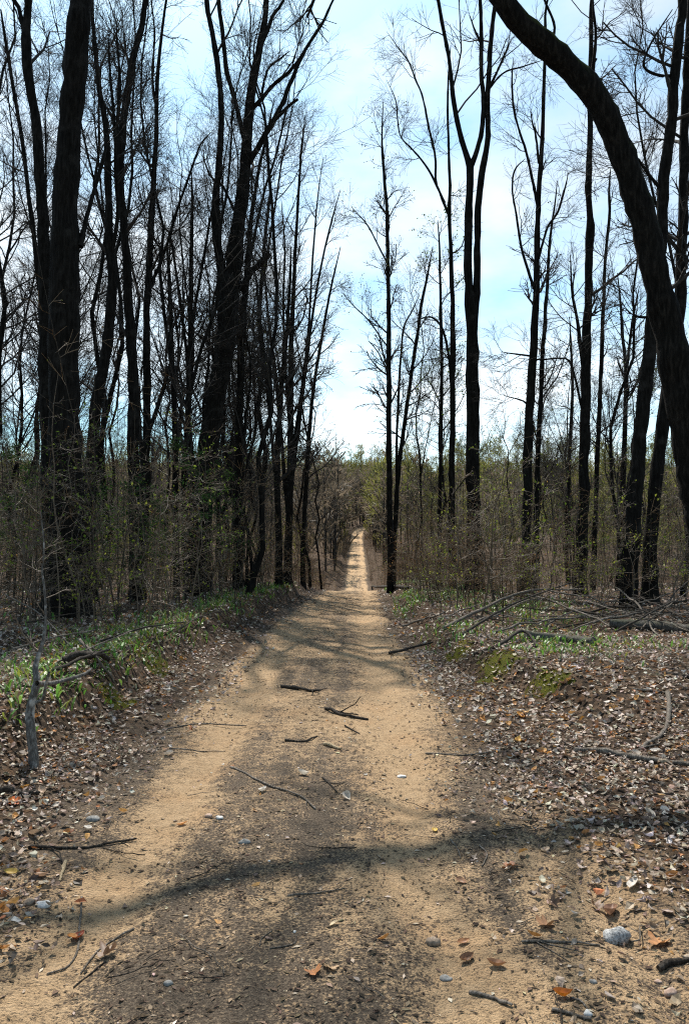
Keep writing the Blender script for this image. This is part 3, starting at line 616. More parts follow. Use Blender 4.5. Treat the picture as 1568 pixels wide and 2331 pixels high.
# far wood on the opposite hill: one mass
def farwood():
    protos = []
    for i in range(6):
        h = 12 + i; n = 4; z = np.linspace(0, 1, n); P = np.zeros((1, n, 3)); P[0, :, 2] = z * h; P[0, :, 0] = np.cumsum(rng.standard_normal(n)) * .2
        R = (.15 * (1 - z) + .03)[None]; b = Buf(); b.add(*tubes(P, R, 3), C=(.045, .038, .032))
        P1, R1 = grow(P, R, 13, .22, .97, (25, 50), (2., 4.8), 3, .12, .15, .5, .035, .5); b.add(*tubes(P1, R1, 3), C=(.06, .052, .044))
        P2, R2 = grow(P1, R1, 6, .15, 1., (25, 60), (.9, 2.4), 2, .1, .06, .7, .02, .6)
        m = len(P2); D = nrm(P2[:, 1] - P2[:, 0]); pts = []; dirs = []
        for q in range(2): pts.append(P2[:, 0] + (P2[:, 1] - P2[:, 0]) * U(.1, .9, (m, 1))); dirs.append(nrm(D + rng.standard_normal((m, 3)) * .5 + np.array([0, 0, .3])))
        pt = np.concatenate(pts); dr = np.concatenate(dirs); sd_ = nrm(np.cross(dr, rng.standard_normal(dr.shape))); ln_ = U(.7, 1.6, (len(pt), 1)); wd = U(.05, .13, (len(pt), 1))
        V = np.stack([pt - sd_ * wd * .4, pt + sd_ * wd * .4, pt + dr * ln_ + sd_ * wd, pt + dr * ln_ - sd_ * wd], 1).reshape(-1, 3); nv = b.n
        b.add(V, np.arange(len(V)).reshape(-1, 4), None, (1, 1, 1))
        protos.append((np.concatenate(b.V), np.concatenate(b.Q), np.concatenate(b.C), nv))
    out = Buf(); N = 1650; r01 = rng.random(N)
    yy = np.sqrt(92 ** 2 + (368 ** 2 - 92 ** 2) * r01); xx = U(-1, 1, N) * (.58 * yy) + .0
    yy = yy[:980]; xx = xx[:980]
    ry = U(100, 250, 110); xx = np.concatenate([xx, xc(ry) + rng.choice([-1, 1], 110) * U(3.0, 5.5, 110)]); yy = np.concatenate([yy, ry])
    for x, y in zip(xx, yy):
        u = x - float(xc(y))
        if abs(u) < 2.8: continue
        V, Q, C, nv = protos[rng.integers(6)]; a = U(0, 6.28); s = U(.85, 1.1); c, s_ = math.cos(a) * s, math.sin(a) * s
        Vw = np.stack([V[:, 0] * c - V[:, 1] * s_ + x, V[:, 0] * s_ + V[:, 1] * c + y, V[:, 2] * s + float(ground_z(x, y)) - .3], -1)
        C2 = C.copy(); g = rng.random(); gw = float(fbm(x * .015, y * .015, 71)) * .8 + .1 + (.2 if x > 0 else -.1) + .5 * sst(220, 340, y)
        lc = np.array([.155, .15, .04]) * U(.6, 1.5) if g < gw else np.array([.13, .102, .072]) * U(.6, 1.4)
        C2[nv:] = lc
        out.add(Vw, Q, None, C2)
    bushes = []
    for i in range(5):
        m = 62; h = U(2.5, 6.5, m); a = U(0, 6.28, m); r = 1.9 * np.sqrt(rng.random(m)); pt = np.stack([np.cos(a) * r, np.sin(a) * r, h * U(.15, .75, m)], -1)
        dr = nrm(np.stack([np.cos(a) * .45, np.sin(a) * .45, np.full(m, 1.)], -1) + rng.standard_normal((m, 3)) * .35); sd_ = nrm(np.cross(dr, rng.standard_normal(dr.shape))); ln_ = U(.9, 2.3, (m, 1)); wd = U(.05, .15, (m, 1))
        bushes.append(np.stack([pt - sd_ * wd * .3, pt + sd_ * wd * .3, pt + dr * ln_ + sd_ * wd, pt + dr * ln_ - sd_ * wd], 1).reshape(-1, 3))
    by = np.sqrt(110 ** 2 + (385 ** 2 - 110 ** 2) * rng.random(1900) ** .8); bx = U(-1, 1, 1900) * .56 * by
    for x, y in zip(bx, by):
        if abs(x - float(xc(y))) < 3.2: continue
        V = bushes[rng.integers(5)]; a = U(0, 6.28); s = U(.7, 1.35); c, s_ = math.cos(a) * s, math.sin(a) * s
        Vw = np.stack([V[:, 0] * c - V[:, 1] * s_ + x, V[:, 0] * s_ + V[:, 1] * c + y, V[:, 2] * s + float(ground_z(x, y))], -1)
        g = float(fbm(x * .015, y * .015, 71)) * .8 + .2 + .45 * sst(200, 330, y)
        lc = np.array([.155, .15, .04]) * U(.6, 1.4) if rng.random() < g else np.array([.13, .10, .065]) * U(.6, 1.3)
        out.add(Vw, np.arange(len(Vw)).reshape(-1, 4), None, np.broadcast_to(lc, Vw.shape))
    return out.mesh('distant_wood', M_bud, False)
tag(link('distant_wood', farwood()), 'far hillside wood of bare and budding trees across the skyline', 'wood', kind='stuff')

# ------------------------------------------------------------------ saplings and brush under the trees
def sapling(name, h, r, nb, l1, leaf=None, lp=.4, ls=.03, horiz=(55, 85), mt=M_sap, stems=1):
    root = thing(name, 'x', 'sapling', (0, 0, -300)); bt = Buf(); lines = []
    for s in range(stems):
        n = 9; z = np.linspace(0, 1, n); P = np.zeros((n, 3)); P[:, 2] = z * h * U(.75, 1.)
        P[:, :2] = np.cumsum(rng.standard_normal((n, 2)), 0) * .02 * h + z[:, None] * rng.standard_normal(2) * .12 * h * (.4 if stems == 1 else 1.2); P[:, :2] -= P[0, :2]; P[0, 2] -= .08
        R = r * (1 - .8 * z) * U(.7, 1.1); bt.add(*tubes(P[None], R[None], 5)); lines.append((P, R))
    link('stem', bt.mesh('stem', mt), root)
    bf = Buf(); lf = Buf()
    for P, R in lines:
        P1, R1 = grow(P[None], R[None], nb, .12, .98, horiz, l1, 5, .16, .01, .5, .0035, .4, flat=.4)
        P2, R2 = grow(P1, R1, 4, .2, 1., (25, 60), (l1[0] * .4, l1[1] * .5), 4, .18, .01, .7, .003, .6, flat=.6)
        P3, R3 = grow(P2, R2, 2, .3, 1., (25, 60), (l1[0] * .2, l1[1] * .25), 2, .15, .01, .8, .0024, .7, flat=.6)
        bf.add(*tubes(P1, R1, 3)); bf.add(*tubes(P2, R2, 3)); bf.add(*tubes(P3, R3, 3))
        if leaf:
            tips = np.concatenate([P3[:, -1], P2[:, -1]]); tips = tips[rng.random(len(tips)) < lp]
            if len(tips): v, t, c = quads_at(tips, ls, leafpal(leaf, len(tips))); lf.add(v, None, t, c)
    b = link('crown', bf.mesh('crown', mt), root)
    if lf.n: tag(link('young_leaves', lf.mesh('young_leaves', M_bud, False), b), kind='stuff')
    return root
SP = [sapling('sapling', 3.4, .014, 16, (.5, 1.1), 'bud', .25), sapling('sapling', 2.4, .010, 14, (.4, .9), 'bud', .3), sapling('sapling', 4.4, .02, 20, (.5, 1.3), 'bud', .2),
      sapling('sapling', 1.6, .008, 10, (.3, .7), None, stems=2), sapling('leafy_sapling', 2.6, .011, 14, (.4, 1.0), 'yellow', .55, .035), sapling('leafy_sapling', 3.6, .014, 16, (.5, 1.1), 'green', .6, .035),
      sapling('shrub', 1.4, .008, 8, (.3, .8), 'yellow', .4, .03, stems=4), sapling('sapling', 2.9, .012, 15, (.5, 1.0), None)]
SPL = ['tall thin budded sapling', 'short thin budded sapling', 'tall branchy sapling', 'low two-stemmed leafless sapling', 'yellow-leaved sapling', 'green-leaved sapling', 'low many-stemmed yellowish shrub', 'bare twiggy sapling']
sused = set()
def putsap(i, x, y, sc, label, group):
    loc = (x, y, float(surf(x, y))); rz = U(0, 6.28); tl = (U(-.12, .12), U(-.12, .12))
    if i not in sused:
        sused.add(i); o = SP[i]; o.location = loc; o.rotation_euler = (tl[0], tl[1], rz); o.scale = (sc,) * 3; o['label'] = label; o['group'] = group
    else: o = dup(SP[i], loc, rz, sc, label, group, tl)
    return o
def fill(n, side, y0, y1, umin, slope, probs, pw=1.3):
    c = 0
    while c < n:
        y = y0 + (y1 - y0) * rng.random() ** pw; x = side * U(umin, umin + 1 + slope * y) + float(xc(y))
        if abs(x) / y > .53: continue
        i = int(rng.choice(8, p=probs)); s = 'left' if side < 0 else 'right'
        lb = f'{SPL[i]} {where(x, y)}'
        putsap(i, x, y, U(.75, 1.2), lb, f'saplings and shrubs on the {s} side'); c += 1
fill(125, -1, 11.5, 42, 2.7, .55, [.14, .15, .12, .10, .11, .20, .08, .10])
fill(115, 1, 15., 44, 2.3, .55, [.13, .13, .10, .10, .20, .10, .14, .10])
def undergrowth():
    bf = Buf(); N = 1130
    y = 13 + 75 * rng.random(N) ** 1.15; s = np.where(rng.random(N) < .52, -1, 1); x = s * U(2.4, 3.4 + .54 * y, N) + xc(y)
    y2 = U(86, 170, 230); y = np.concatenate([y, y2]); x = np.concatenate([x, xc(y2) + rng.choice([-1, 1], 230) * U(1.3, 3.6, 230)]); s = np.sign(x - xc(y))
    y3 = 18 + 50 * rng.random(330) ** 1.1; s3 = rng.choice([-1, 1], 330); y = np.concatenate([y, y3]); x = np.concatenate([x, xc(y3) + s3 * (U(2.0, 5., 330) + .4 * (y3 < 28))]); s = np.sign(x - xc(y))
    k = (np.abs(x) / y < .56) & ~((s > 0) & (y < 17)); x = x[k]; y = y[k]; n = 5; h = U(1.0, 3.4, len(x)) * (1 + .6 * (rng.random(len(x)) < .2)) * (.4 + 1.15 * vnoise(x * .22, y * .16, 15)); z = np.linspace(0, 1, n)
    P = np.zeros((len(x), n, 3)); P[..., 2] = z * h[:, None] + surf(x, y)[:, None] - .05
    ln_ = rng.standard_normal((len(x), 2)) * .12
    for q, b in ((0, x), (1, y)): P[..., q] = b[:, None] + ln_[:, q][:, None] * z * h[:, None] + np.cumsum(rng.standard_normal((len(x), n)), 1) * .03
    R = (U(.007, .018, len(x))[:, None] * (1 - .7 * z)); bf.add(*tubes(P, R, 3), C=(.075, .06, .046))
    P1, R1 = grow(P, R, 8, .08, 1., (35, 80), (.4, 1.2), 4, .16, .03, .5, .0055, .5, flat=.2); bf.add(*tubes(P1, R1, 3), C=(.24, .17, .105))
    P2, R2 = grow(P1, R1, 3, .15, 1., (25, 60), (.25, .6), 2, .15, .01, .7, .0045, .6, flat=.4); bf.add(*tubes(P2, R2, 3), C=(.30, .21, .13))
    tp = P2[rng.random(len(P2)) < .3][:, -1]; v, t, c = quads_at(tp, .035, pick([(.22, .23, .03), (.16, .12, .05), (.3, .17, .06), (.11, .15, .03)], len(tp))); bf.add(v, None, t, c)
    return bf.mesh('undergrowth', M_bud, False)
tag(link('undergrowth', undergrowth()), 'tangled brown brush filling the wood under the trees', 'undergrowth', kind='stuff')

# young evergreens with dark green sprays on the left
def evergreen(h):
    root = thing('evergreen_sapling', 'x', 'sapling', (0, 0, -300)); n = 8; z = np.linspace(0, 1, n); P = np.zeros((1, n, 3)); P[0, :, 2] = z * h; P[0, :, 0] = np.cumsum(rng.standard_normal(n)) * .03
    R = (.03 * (1 - .85 * z))[None]; b = Buf(); b.add(*tubes(P, R, 5)); link('stem', b.mesh('stem', M_twig), root)
    P1, R1 = grow(P, R, 34, .25, 1., (60, 90), (.5, 1.3), 5, .1, -.03, .4, .004, .5, flat=.5, shade=.75)
    P2, R2 = grow(P1, R1, 5, .2, 1., (30, 60), (.2, .5), 3, .12, -.03, .7, .003, .6, flat=.7)
    b = Buf(); b.add(*tubes(P1, R1, 3)); b.add(*tubes(P2, R2, 3)); br = link('crown', b.mesh('crown', M_twig), root)
    pts = np.concatenate([P2[:, 1:].reshape(-1, 3), P1[:, 2:].reshape(-1, 3)]); pts = np.repeat(pts, 2, 0) + rng.standard_normal((len(pts) * 2, 3)) * np.array([.07, .07, .025])
    v, t, c = quads_at(pts, .045, pick([(.035, .075, .018), (.055, .11, .022), (.025, .05, .015)], len(pts)), 2.2)
    b = Buf(); b.add(v, None, t, c); tag(link('needles', b.mesh('needles', M_bud, False), br), kind='stuff')
    return root
EV = [evergreen(4.2), evergreen(3.4)]
for j, (vx, d, sc, lb) in enumerate([(40, 20, 1.0, 'young evergreen with dark green sprays at the far left edge'), (300, 19, 1.0, 'young evergreen with dark green sprays between the left trunks'), (425, 21, 1.15, 'young evergreen just left of the forked tree\'s foot'), (350, 27, 1.05, 'pale young evergreen deep between two dark left trunks'), (500, 24, 1.0, 'young evergreen against the forked tree\'s right side'), (215, 25, 1.1, 'young evergreen behind the massive left trunk')]):
    x = float(at(vx, 1200, d)[0]); loc = (x, d, float(surf(x, d)))
    if j < 2: o = EV[j]; o.location = loc; o.scale = (sc,) * 3; tag(o, lb, None, 'young evergreens under the left trees')
    else: dup(EV[j % 2], loc, U(0, 6), sc, lb, 'young evergreens under the left trees')

# ------------------------------------------------------------------ leaf litter, crumbs, ground cover
LPAL = [(.48, .41, .34), (.41, .33, .26), (.36, .27, .195), (.26, .18, .125), (.16, .105, .07), (.085, .058, .042), (.5, .25, .07), (.34, .14, .045), (.6, .54, .47)]
LP = [.12, .15, .17, .18, .16, .12, .04, .035, .025]
def litdens(x, y):
    u = x - xc(y); n = fbm(x * .8, y * .6, 81)
    r = sst(1.15, 1.75, u + .35 * n - .55 * (1 - sst(2.6, 5.2, y))); l = sst(1.35, 1.9, -u + .35 * n + .35 * (1 - sst(4.5, 7, y)))
    return np.maximum(np.maximum(r, l * .9), .3 * sst(.9, 1.25, -u + .3 * n) + .12 * sst(.95, 1.3, u + .3 * n))
def scatter(n, x0, x1, y0, y1, dens):
    x = U(x0, x1, n); y = U(y0, y1, n); k = rng.random(n) < dens(x, y); x, y = x[k], y[k]
    return x, y
def litter():
    bf = Buf()
    for n, x0, x1, y0, y1, s0, s1 in [(48000, -4.2, 5., 1.8, 7, .018, .06), (24000, -6.5, 7.5, 7, 13, .035, .085), (11000, -11, 12, 13, 24, .07, .12), (6000, -16, 18, 24, 44, .10, .16)]:
        x, y = scatter(n, x0, x1, y0, y1, litdens); k = np.abs(x) < .62 * y + .8; x, y = x[k], y[k]; m = len(x)
        c = pick(LPAL, m, LP); sz = U(s0, s1, m)
        pos = np.stack([x, y, surf(x, y) + U(-.004, .02, m)], -1)
        v, t = leaves8(pos, sz, U(0, 6.28, m), .32 * rng.standard_normal(m), .42 * rng.standard_normal(m), U(-.6, 1.5, m), U(-.9, 1.2, m), U(.35, .7, m))
        bf.add(v, None, t, np.repeat(c, 8, 0))
    # sparse broken leaves on the track itself
    x, y = scatter(1500, -2.2, 2.2, 1.8, 16, lambda x, y: .35 + 0 * x); m = len(x)
    pos = np.stack([x, y, surf(x, y)], -1); v, t = leaves8(pos, U(.018, .045, m), U(0, 6.28, m), U(-.3, .3, m), U(-.4, .4, m), U(-.5, 1, m), U(-.8, .8, m), U(.3, .7, m))
    bf.add(v, None, t, np.repeat(pick(LPAL, m, [.04, .07, .13, .22, .22, .22, .04, .04, .02]), 8, 0))
    return bf.mesh('leaf_litter', M_leaf, False)
tag(link('leaf_litter', litter()), 'dry tan and brown fallen leaves carpeting the verges', 'leaf litter', kind='stuff')
def crumbs():
    n = 125000; y = 1.7 + 32 * rng.random(n) ** 1.7; x = U(-1, 1, n) * (.9 + .22 * np.minimum(y, 9)); u = x - xc(y)
    cl = .5 + .5 * fbm(x * 1.6, y * 1.2, 91) + .35 * fbm(x * 7, y * 7, 93)
    p = np.clip(cl * 1.3 - .15 - .45 * np.exp(-((np.abs(u) - .8) / .2) ** 2), .04, 1); k = (rng.random(n) < p) & (np.abs(u) < 2.2); x, y = x[k], y[k]; m = len(x)
    L_ = (.003 + .015 * rng.random(m) ** 2.6) * (1 + .07 * y); w = L_ * U(.15, .55, m); a = U(0, 6.28, m); z = surf(x, y) + .002; tl = U(0, .7, m)
    dx, dy = np.cos(a), np.sin(a)
    V = np.stack([np.stack([x - dx * L_, y - dy * L_, z], -1), np.stack([x + dy * w, y - dx * w, z + w * tl + .001], -1), np.stack([x + dx * L_, y + dy * L_, z + L_ * tl * .4], -1), np.stack([x - dy * w, y + dx * w, z + w * .5], -1)], 1)
    q = np.arange(m)[:, None] * 4; T = np.concatenate([q + np.array([[0, 1, 2]]), q + np.array([[0, 2, 3]])])
    c = np.repeat(pick([(.035, .025, .018), (.07, .048, .032), (.13, .09, .06), (.24, .18, .12), (.45, .37, .28)], m, [.30, .30, .22, .13, .05]), 4, 0)
    return mesh('road_debris', V.reshape(-1, 3), None, T, M_crumb, c, False)
tag(link('road_debris', crumbs()), 'crumbs of bark, leaf and soil strewn over the sandy track', 'debris', kind='stuff')

def blades(x, y, ln, wd, lean, cols):
    m = len(x); a = U(0, 6.28, m); z = surf(x, y); dx, dy = np.cos(a), np.sin(a); px, py = -dy, dx; pts = []
    for t, w in ((0, .35), (.4, 1.), (.75, .8)):
        r = lean * t ** 1.6 * ln; h = ln * (t - .35 * lean * t * t)
        for s in (-1, 1): pts.append(np.stack([x + dx * r + s * px * wd * w * .5, y + dy * r + s * py * wd * w * .5, z + h], -1))
    r = lean * ln; pts.append(np.stack([x + dx * r, y + dy * r, z + ln * (1 - .45 * lean)], -1))
    V = np.stack(pts, 1); k = np.arange(m)[:, None] * 7
    Q = np.concatenate([k + np.array([[0, 1, 3, 2]]), k + np.array([[2, 3, 5, 4]])]); T = k + np.array([[4, 5, 6]])
    return V.reshape(-1, 3), Q, T, np.repeat(cols, 7, 0)
def cover():
    bf = Buf()
    def dl(x, y):
        u = x - xc(y); n = fbm(x * .7, y * .45, 101)
        l = sst(2.1, 2.5, -u) * (1 - .93 * sst(2.7, 4.4, -u + .8 * n)) * sst(5.2, 6.2, y) * np.clip(.75 + 1.1 * n, 0, 1)
        r = sst(1.7, 2.3, u - .10 * np.maximum(0, 12 - y)) * (1 - sst(3.5, 7, u)) * sst(8.5, 10.5, y) * np.clip(.25 + 1.2 * n, 0, 1) * .9
        r2 = sst(1.6, 1.95, u + .2 * n) * (1 - sst(2.5, 3.6, u)) * sst(11, 14, y) * np.clip(.3 + n, 0, .6)
        return np.maximum(l, np.maximum(r, r2))
    for n, x0, x1, y0, y1, sc in ((12500, -7, 0, 5, 13, 1.0), (13000, -10, 0, 13, 34, 1.4), (15000, 1, 9, 8, 20, 1.), (11000, 1, 7, 18, 40, 1.3)):
        x, y = scatter(n, x0, x1, y0, y1, dl); m = len(x)
        if not m: continue
        g = vnoise(x * 6, y * 6, 7) > .35; ln = np.where(g, U(.09, .17, m), U(.06, .12, m)) * sc; wd = np.where(g, U(.014, .032, m), U(.004, .010, m)) * sc; ln = ln * (.55 + .9 * vnoise(x * 1.7, y * 1.7, 9))
        c = pick([(.075, .18, .025), (.11, .24, .035), (.16, .28, .05), (.06, .12, .02), (.18, .2, .035)], m, [.17, .2, .2, .13, .30])
        bf.add(*blades(x, y, ln, wd, U(.3, 1.1, m), c))
    return bf.mesh('ground_cover', M_green, False)
tag(link('ground_cover', cover()), 'bright green broad-leaved spring plants covering the banks of the track', 'ground cover', kind='stuff')

# ------------------------------------------------------------------ single things on the ground
def moss_patch(vx, vy, wx, wy, label):
    c = hit(vx, vy); n = 22; g = np.linspace(-1, 1, n); X, Y = np.meshgrid(g, g); r = np.sqrt(X ** 2 + Y ** 2); Xw = c[0] + X * wx; Yw = c[1] + Y * wy
    Z = surf(Xw, Yw) + .03 * np.clip(.62 - r + .9 * fbm(Xw * 5, Yw * 5, 121), -1., .45) + .012 * fbm(Xw * 20, Yw * 20, 123)
    V = np.stack([Xw, Yw, Z], -1).reshape(-1, 3) - c; i = np.arange(n - 1)[:, None] * n; j = np.arange(n - 1)[None]
    o = tag(link('moss_patch', mesh('moss_patch', V, np.stack([i + j, i + j + 1, i + n + j + 1, i + n + j], -1).reshape(-1, 4), None, M_moss), None, c), label, 'moss', 'moss patches on the verges')
    m = 900; a = U(0, 6.28, m); rr = np.sqrt(rng.random(m)) * .8; x = c[0] + np.cos(a) * rr * wx; y = c[1] + np.sin(a) * rr * wy
    v, q, t, cc = blades(x, y, U(.012, .03, m), U(.004, .008, m), U(.2, .8, m), pick([(.2, .19, .02), (.13, .14, .015), (.26, .22, .03)], m))
    zz = .012 * np.clip(.8 - rr, 0, 1); v = v + np.stack([0 * zz, 0 * zz, zz], -1).repeat(7, 0)
    b = Buf(); b.add(v, q, t, cc); tag(link('moss_tufts', b.mesh('moss_tufts', M_bud, False, off=c), o), kind='stuff')
moss_patch(1240, 1558, .28, .36, 'bright yellow-green moss cushion among the leaves right of the track')
moss_patch(1130, 1512, .34, .5, 'olive moss patch at the foot of the right bank')
moss_patch(1045, 1482, .25, .6, 'dull green moss strip along the edge of the right bank')
moss_patch(345, 1500, .30, .55, 'yellow-green moss clump on the edge of the left bank')
moss_patch(270, 1600, .25, .3, 'small dark moss clump low on the left bank by the crooked sapling')

def stick(name, label, pts, w, mt=M_stick, lift=0., cat='stick', group=None, side=0, taper=.6, k=7, kinkm=.5, z=None):
    """pts in picture units lying on the ground; w = thickness in metres"""
    H = [hit(*p[:2]) for p in pts]
    H = [h + np.array([0, 0, w * .42 + (p[2] if len(p) > 2 else lift)]) for h, p in zip(H, pts)]
    n = max(8, len(H) * 4); P = catmull(np.array([np.r_[h, 0] for h in H]), n)[:, :3] if len(H) > 2 else np.linspace(H[0], H[-1], n)
    P = P + np.array([fbm(np.arange(n) * .5 + q * 7, np.full(n, P[0, 0] * 9 + q), 131 + q) for q in range(3)]).T * w * kinkm
    lows = surf(P[:, 0], P[:, 1]) + w * .25; P[:, 2] = np.maximum(P[:, 2], lows)
    R = .5 * w * np.linspace(1, taper, n) * (1 + .10 * rng.standard_normal(n)); b = Buf(); c0 = P[0].copy()
    v, q = tubes(P[None], R[None], k, .06); b.add(v, q)
    for e, s in ((0, 1), (n - 1, -1)):
        ring = v[e * k:(e + 1) * k]; b.add(np.vstack([ring, P[e:e + 1] + (P[e] - P[e + s]) * .12]), None, [[i, (i + 1) % k, k] for i in range(k)])
    o = tag(link(name, b.mesh(name, mt, True, c0), None, c0), label, cat, group)
    if side:
        P1, R1 = grow(P[None], R[None], side, .15, .95, (30, 60), (w * 5, w * 16), 5, .15, .02, .55, .002, .5, flat=.8)
        P1[..., 2] = np.maximum(P1[..., 2], surf(P1[..., 0], P1[..., 1]) + R1)
        for a, r_ in zip(P1, R1):
            b = Buf(); b.add(*tubes(a[None], r_[None], 4)); link('side_twig', b.mesh('side_twig', mt, True, c0), o)
    return o
TW = 'twig'; BR = 'branch'
G1 = 'twigs lying on the track'; G2 = 'fallen branches on the verges'
stick(TW, 'long thin twig lying diagonally across the middle of the track', [(525, 1748), (600, 1785), (680, 1815), (718, 1843)], .018, M_stick, side=3, group=G1)
stick(TW, 'short thick dark stick lying crossways mid-track, farthest of the sticks', [(640, 1566), (685, 1572), (728, 1577)], .05, M_stickdark, group=G1, side=2)
stick(TW, 'dark knobbly stick lying just before the right rut', [(740, 1615), (790, 1632), (838, 1640)], .04, M_stickdark, group=G1, side=3)
stick(TW, 'bent dark twig left of the pale peeled stick', [(650, 1688), (690, 1690), (722, 1678)], .024, M_stickdark, group=G1)
stick(TW, 'short pale peeled stick on the middle of the track', [(737, 1696), (778, 1708)], .034, M_stickpale, group=G1)
stick(TW, 'small forked twig right of the pale peeled stick', [(785, 1655), (820, 1672)], .016, M_stickdark, side=2, group=G1)
stick(TW, 'forked dark twig beside the end of the long diagonal twig', [(735, 1772), (768, 1805)], .018, M_stickdark, side=3, group=G1)
stick(TW, 'grey bent twig reaching from the left verge onto the track', [(330, 1677), (410, 1655), (470, 1650), (560, 1655)], .018, M_stick, side=2, group=G1)
stick(TW, 'thin straight twig below the grey bent twig on the left', [(385, 1705), (450, 1711), (512, 1712)], .012, M_stick, group=G1)
stick(BR, 'dark broken branch poking in at the left edge of the picture', [(-30, 1806), (40, 1812), (90, 1816)], .05, M_stickdark, group=G2)
stick(BR, 'long dark stick on the left verge pointing into the left rut', [(65, 1932), (200, 1932), (310, 1916)], .02, M_stickdark, group=G2, side=2)
stick(TW, 'short pale splinter of wood on the left verge', [(147, 1966), (138, 2010)], .022, M_stickpale, group=G1)
stick(TW, 'long curved twig over a red-brown leaf at the lower left', [(187, 2045), (180, 2110), (178, 2165), (150, 2208), (108, 2222)], .012, M_stick, group=G1)
stick(TW, 'straight twig slanting down beside the long curved twig', [(305, 2118), (240, 2155), (205, 2190), (185, 2220)], .010, M_stick, group=G1, side=1)
stick(TW, 'dark twig lowest of three slanting twigs at the lower left', [(240, 2195), (200, 2225), (168, 2252)], .009, M_stickdark, group=G1)
stick(TW, 'thin horizontal twig across the lower middle of the track', [(655, 2042), (720, 2036), (785, 2025)], .010, M_stick, group=G1, side=1)
stick(TW, 'small Y-shaped pale twig on the dark lower middle of the track', [(612, 2163), (668, 2152), (675, 2132)], .007, M_stick, group=G1, side=1)
stick(TW, 'bent hair-thin twig left of the Y-shaped twig', [(590, 2158), (598, 2138), (620, 2122)], .007, M_stick, group=G1)
stick(TW, 'straight pale-tipped stick lying against the grey speckled stone', [(1187, 2147), (1270, 2150), (1365, 2156)], .013, M_stick, group=G1, side=2)
stick('wood_splinter', 'flat weathered splinter of wood at the bottom right of centre', [(1070, 2263), (1115, 2276), (1165, 2294)], .016, M_stick, k=4, taper=.8, group=G1)
stick('wood_splinter', 'flat weathered splinter cut by the bottom edge beside the orange leaf', [(1255, 2304), (1345, 2328)], .016, M_stick, k=4, taper=.8, group=G1)
stick(TW, 'curled grey twig hooking down from the orange leaf', [(1300, 2275), (1325, 2284), (1336, 2305), (1330, 2326)], .009, M_stick, group=G1)
stick(BR, 'dark reddish branch end at the lower right edge', [(1498, 2216), (1530, 2200), (1600, 2185)], .028, M_stickdark, group=G2)
stick(TW, 'hook-shaped twig right of the track\'s lower middle', [(1090, 1928), (1107, 1942), (1106, 1958), (1096, 1975)], .010, M_stick, group=G1)
stick(TW, 'small bent twig left of the hook-shaped twig', [(1025, 1915), (1040, 1932), (1048, 1957)], .009, M_stick, group=G1)
stick(TW, 'long thin twig lying across the right rut\'s outer edge', [(968, 1719), (1050, 1721), (1130, 1714), (1200, 1712)], .016, M_stick, group=G1, side=2)
stick(BR, 'long grey branch lying on the leaves at the right edge', [(1308, 1713), (1390, 1718), (1470, 1735), (1590, 1752)], .055, M_stick, group=G2, side=2)
stick(BR, 'curved bare branch rising from the right-hand leaves like a hook', [(1520, 1585), (1521, 1640), (1500, 1680), (1462, 1710)], .05, M_stick, group=G2)
stick(BR, 'thin grey branch on the leaves above the hooked branch', [(1440, 1573), (1485, 1576), (1535, 1584)], .03, M_stick, group=G2)
stick(BR, 'dark branch end among leaves at the right edge, above the thin grey one', [(1518, 1538), (1600, 1552)], .06, M_stickdark, group=G2)
stick(BR, 'dark stick leaning off the right bank onto the leaf strip', [(885, 1490), (930, 1480), (985, 1466)], .06, M_stickdark, group=G2)
stick(BR, 'dark forked branch on the right bank before the broken log', [(1080, 1492), (1130, 1476), (1190, 1458, .12), (1225, 1478)], .06, M_stickdark, group=G2, side=2)
stick('fallen_log', 'grey broken log with a splintered pale end on the right bank', [(1195, 1455), (1270, 1462), (1352, 1470)], .15, M_log, cat='log', taper=.8, k=12, kinkm=.15, group=G2)
stick('fallen_log', 'thick dark log under the brush heap at the right edge', [(1390, 1430), (1480, 1436), (1620, 1446)], .2, M_log, cat='log', taper=.85, k=12, kinkm=.15, group=G2)
stick('fallen_log', 'dark rotten log at the right verge near the rise', [(845, 1338), (880, 1340), (930, 1345)], .24, M_stickdark, cat='log', group=G2)
stick(BR, 'long bowed branch arching over the brush on the right bank', [(1010, 1436, .05), (1100, 1412, .2), (1190, 1394, .45), (1330, 1390, .5)], .07, M_stick, group=G2, side=4)
stick(BR, 'straight branch rising right out of the brush before the double-stemmed tree', [(1050, 1452, .02), (1140, 1430, .3), (1200, 1415, .45), (1300, 1400, .7)], .045, M_stickdark, group=G2, side=4)
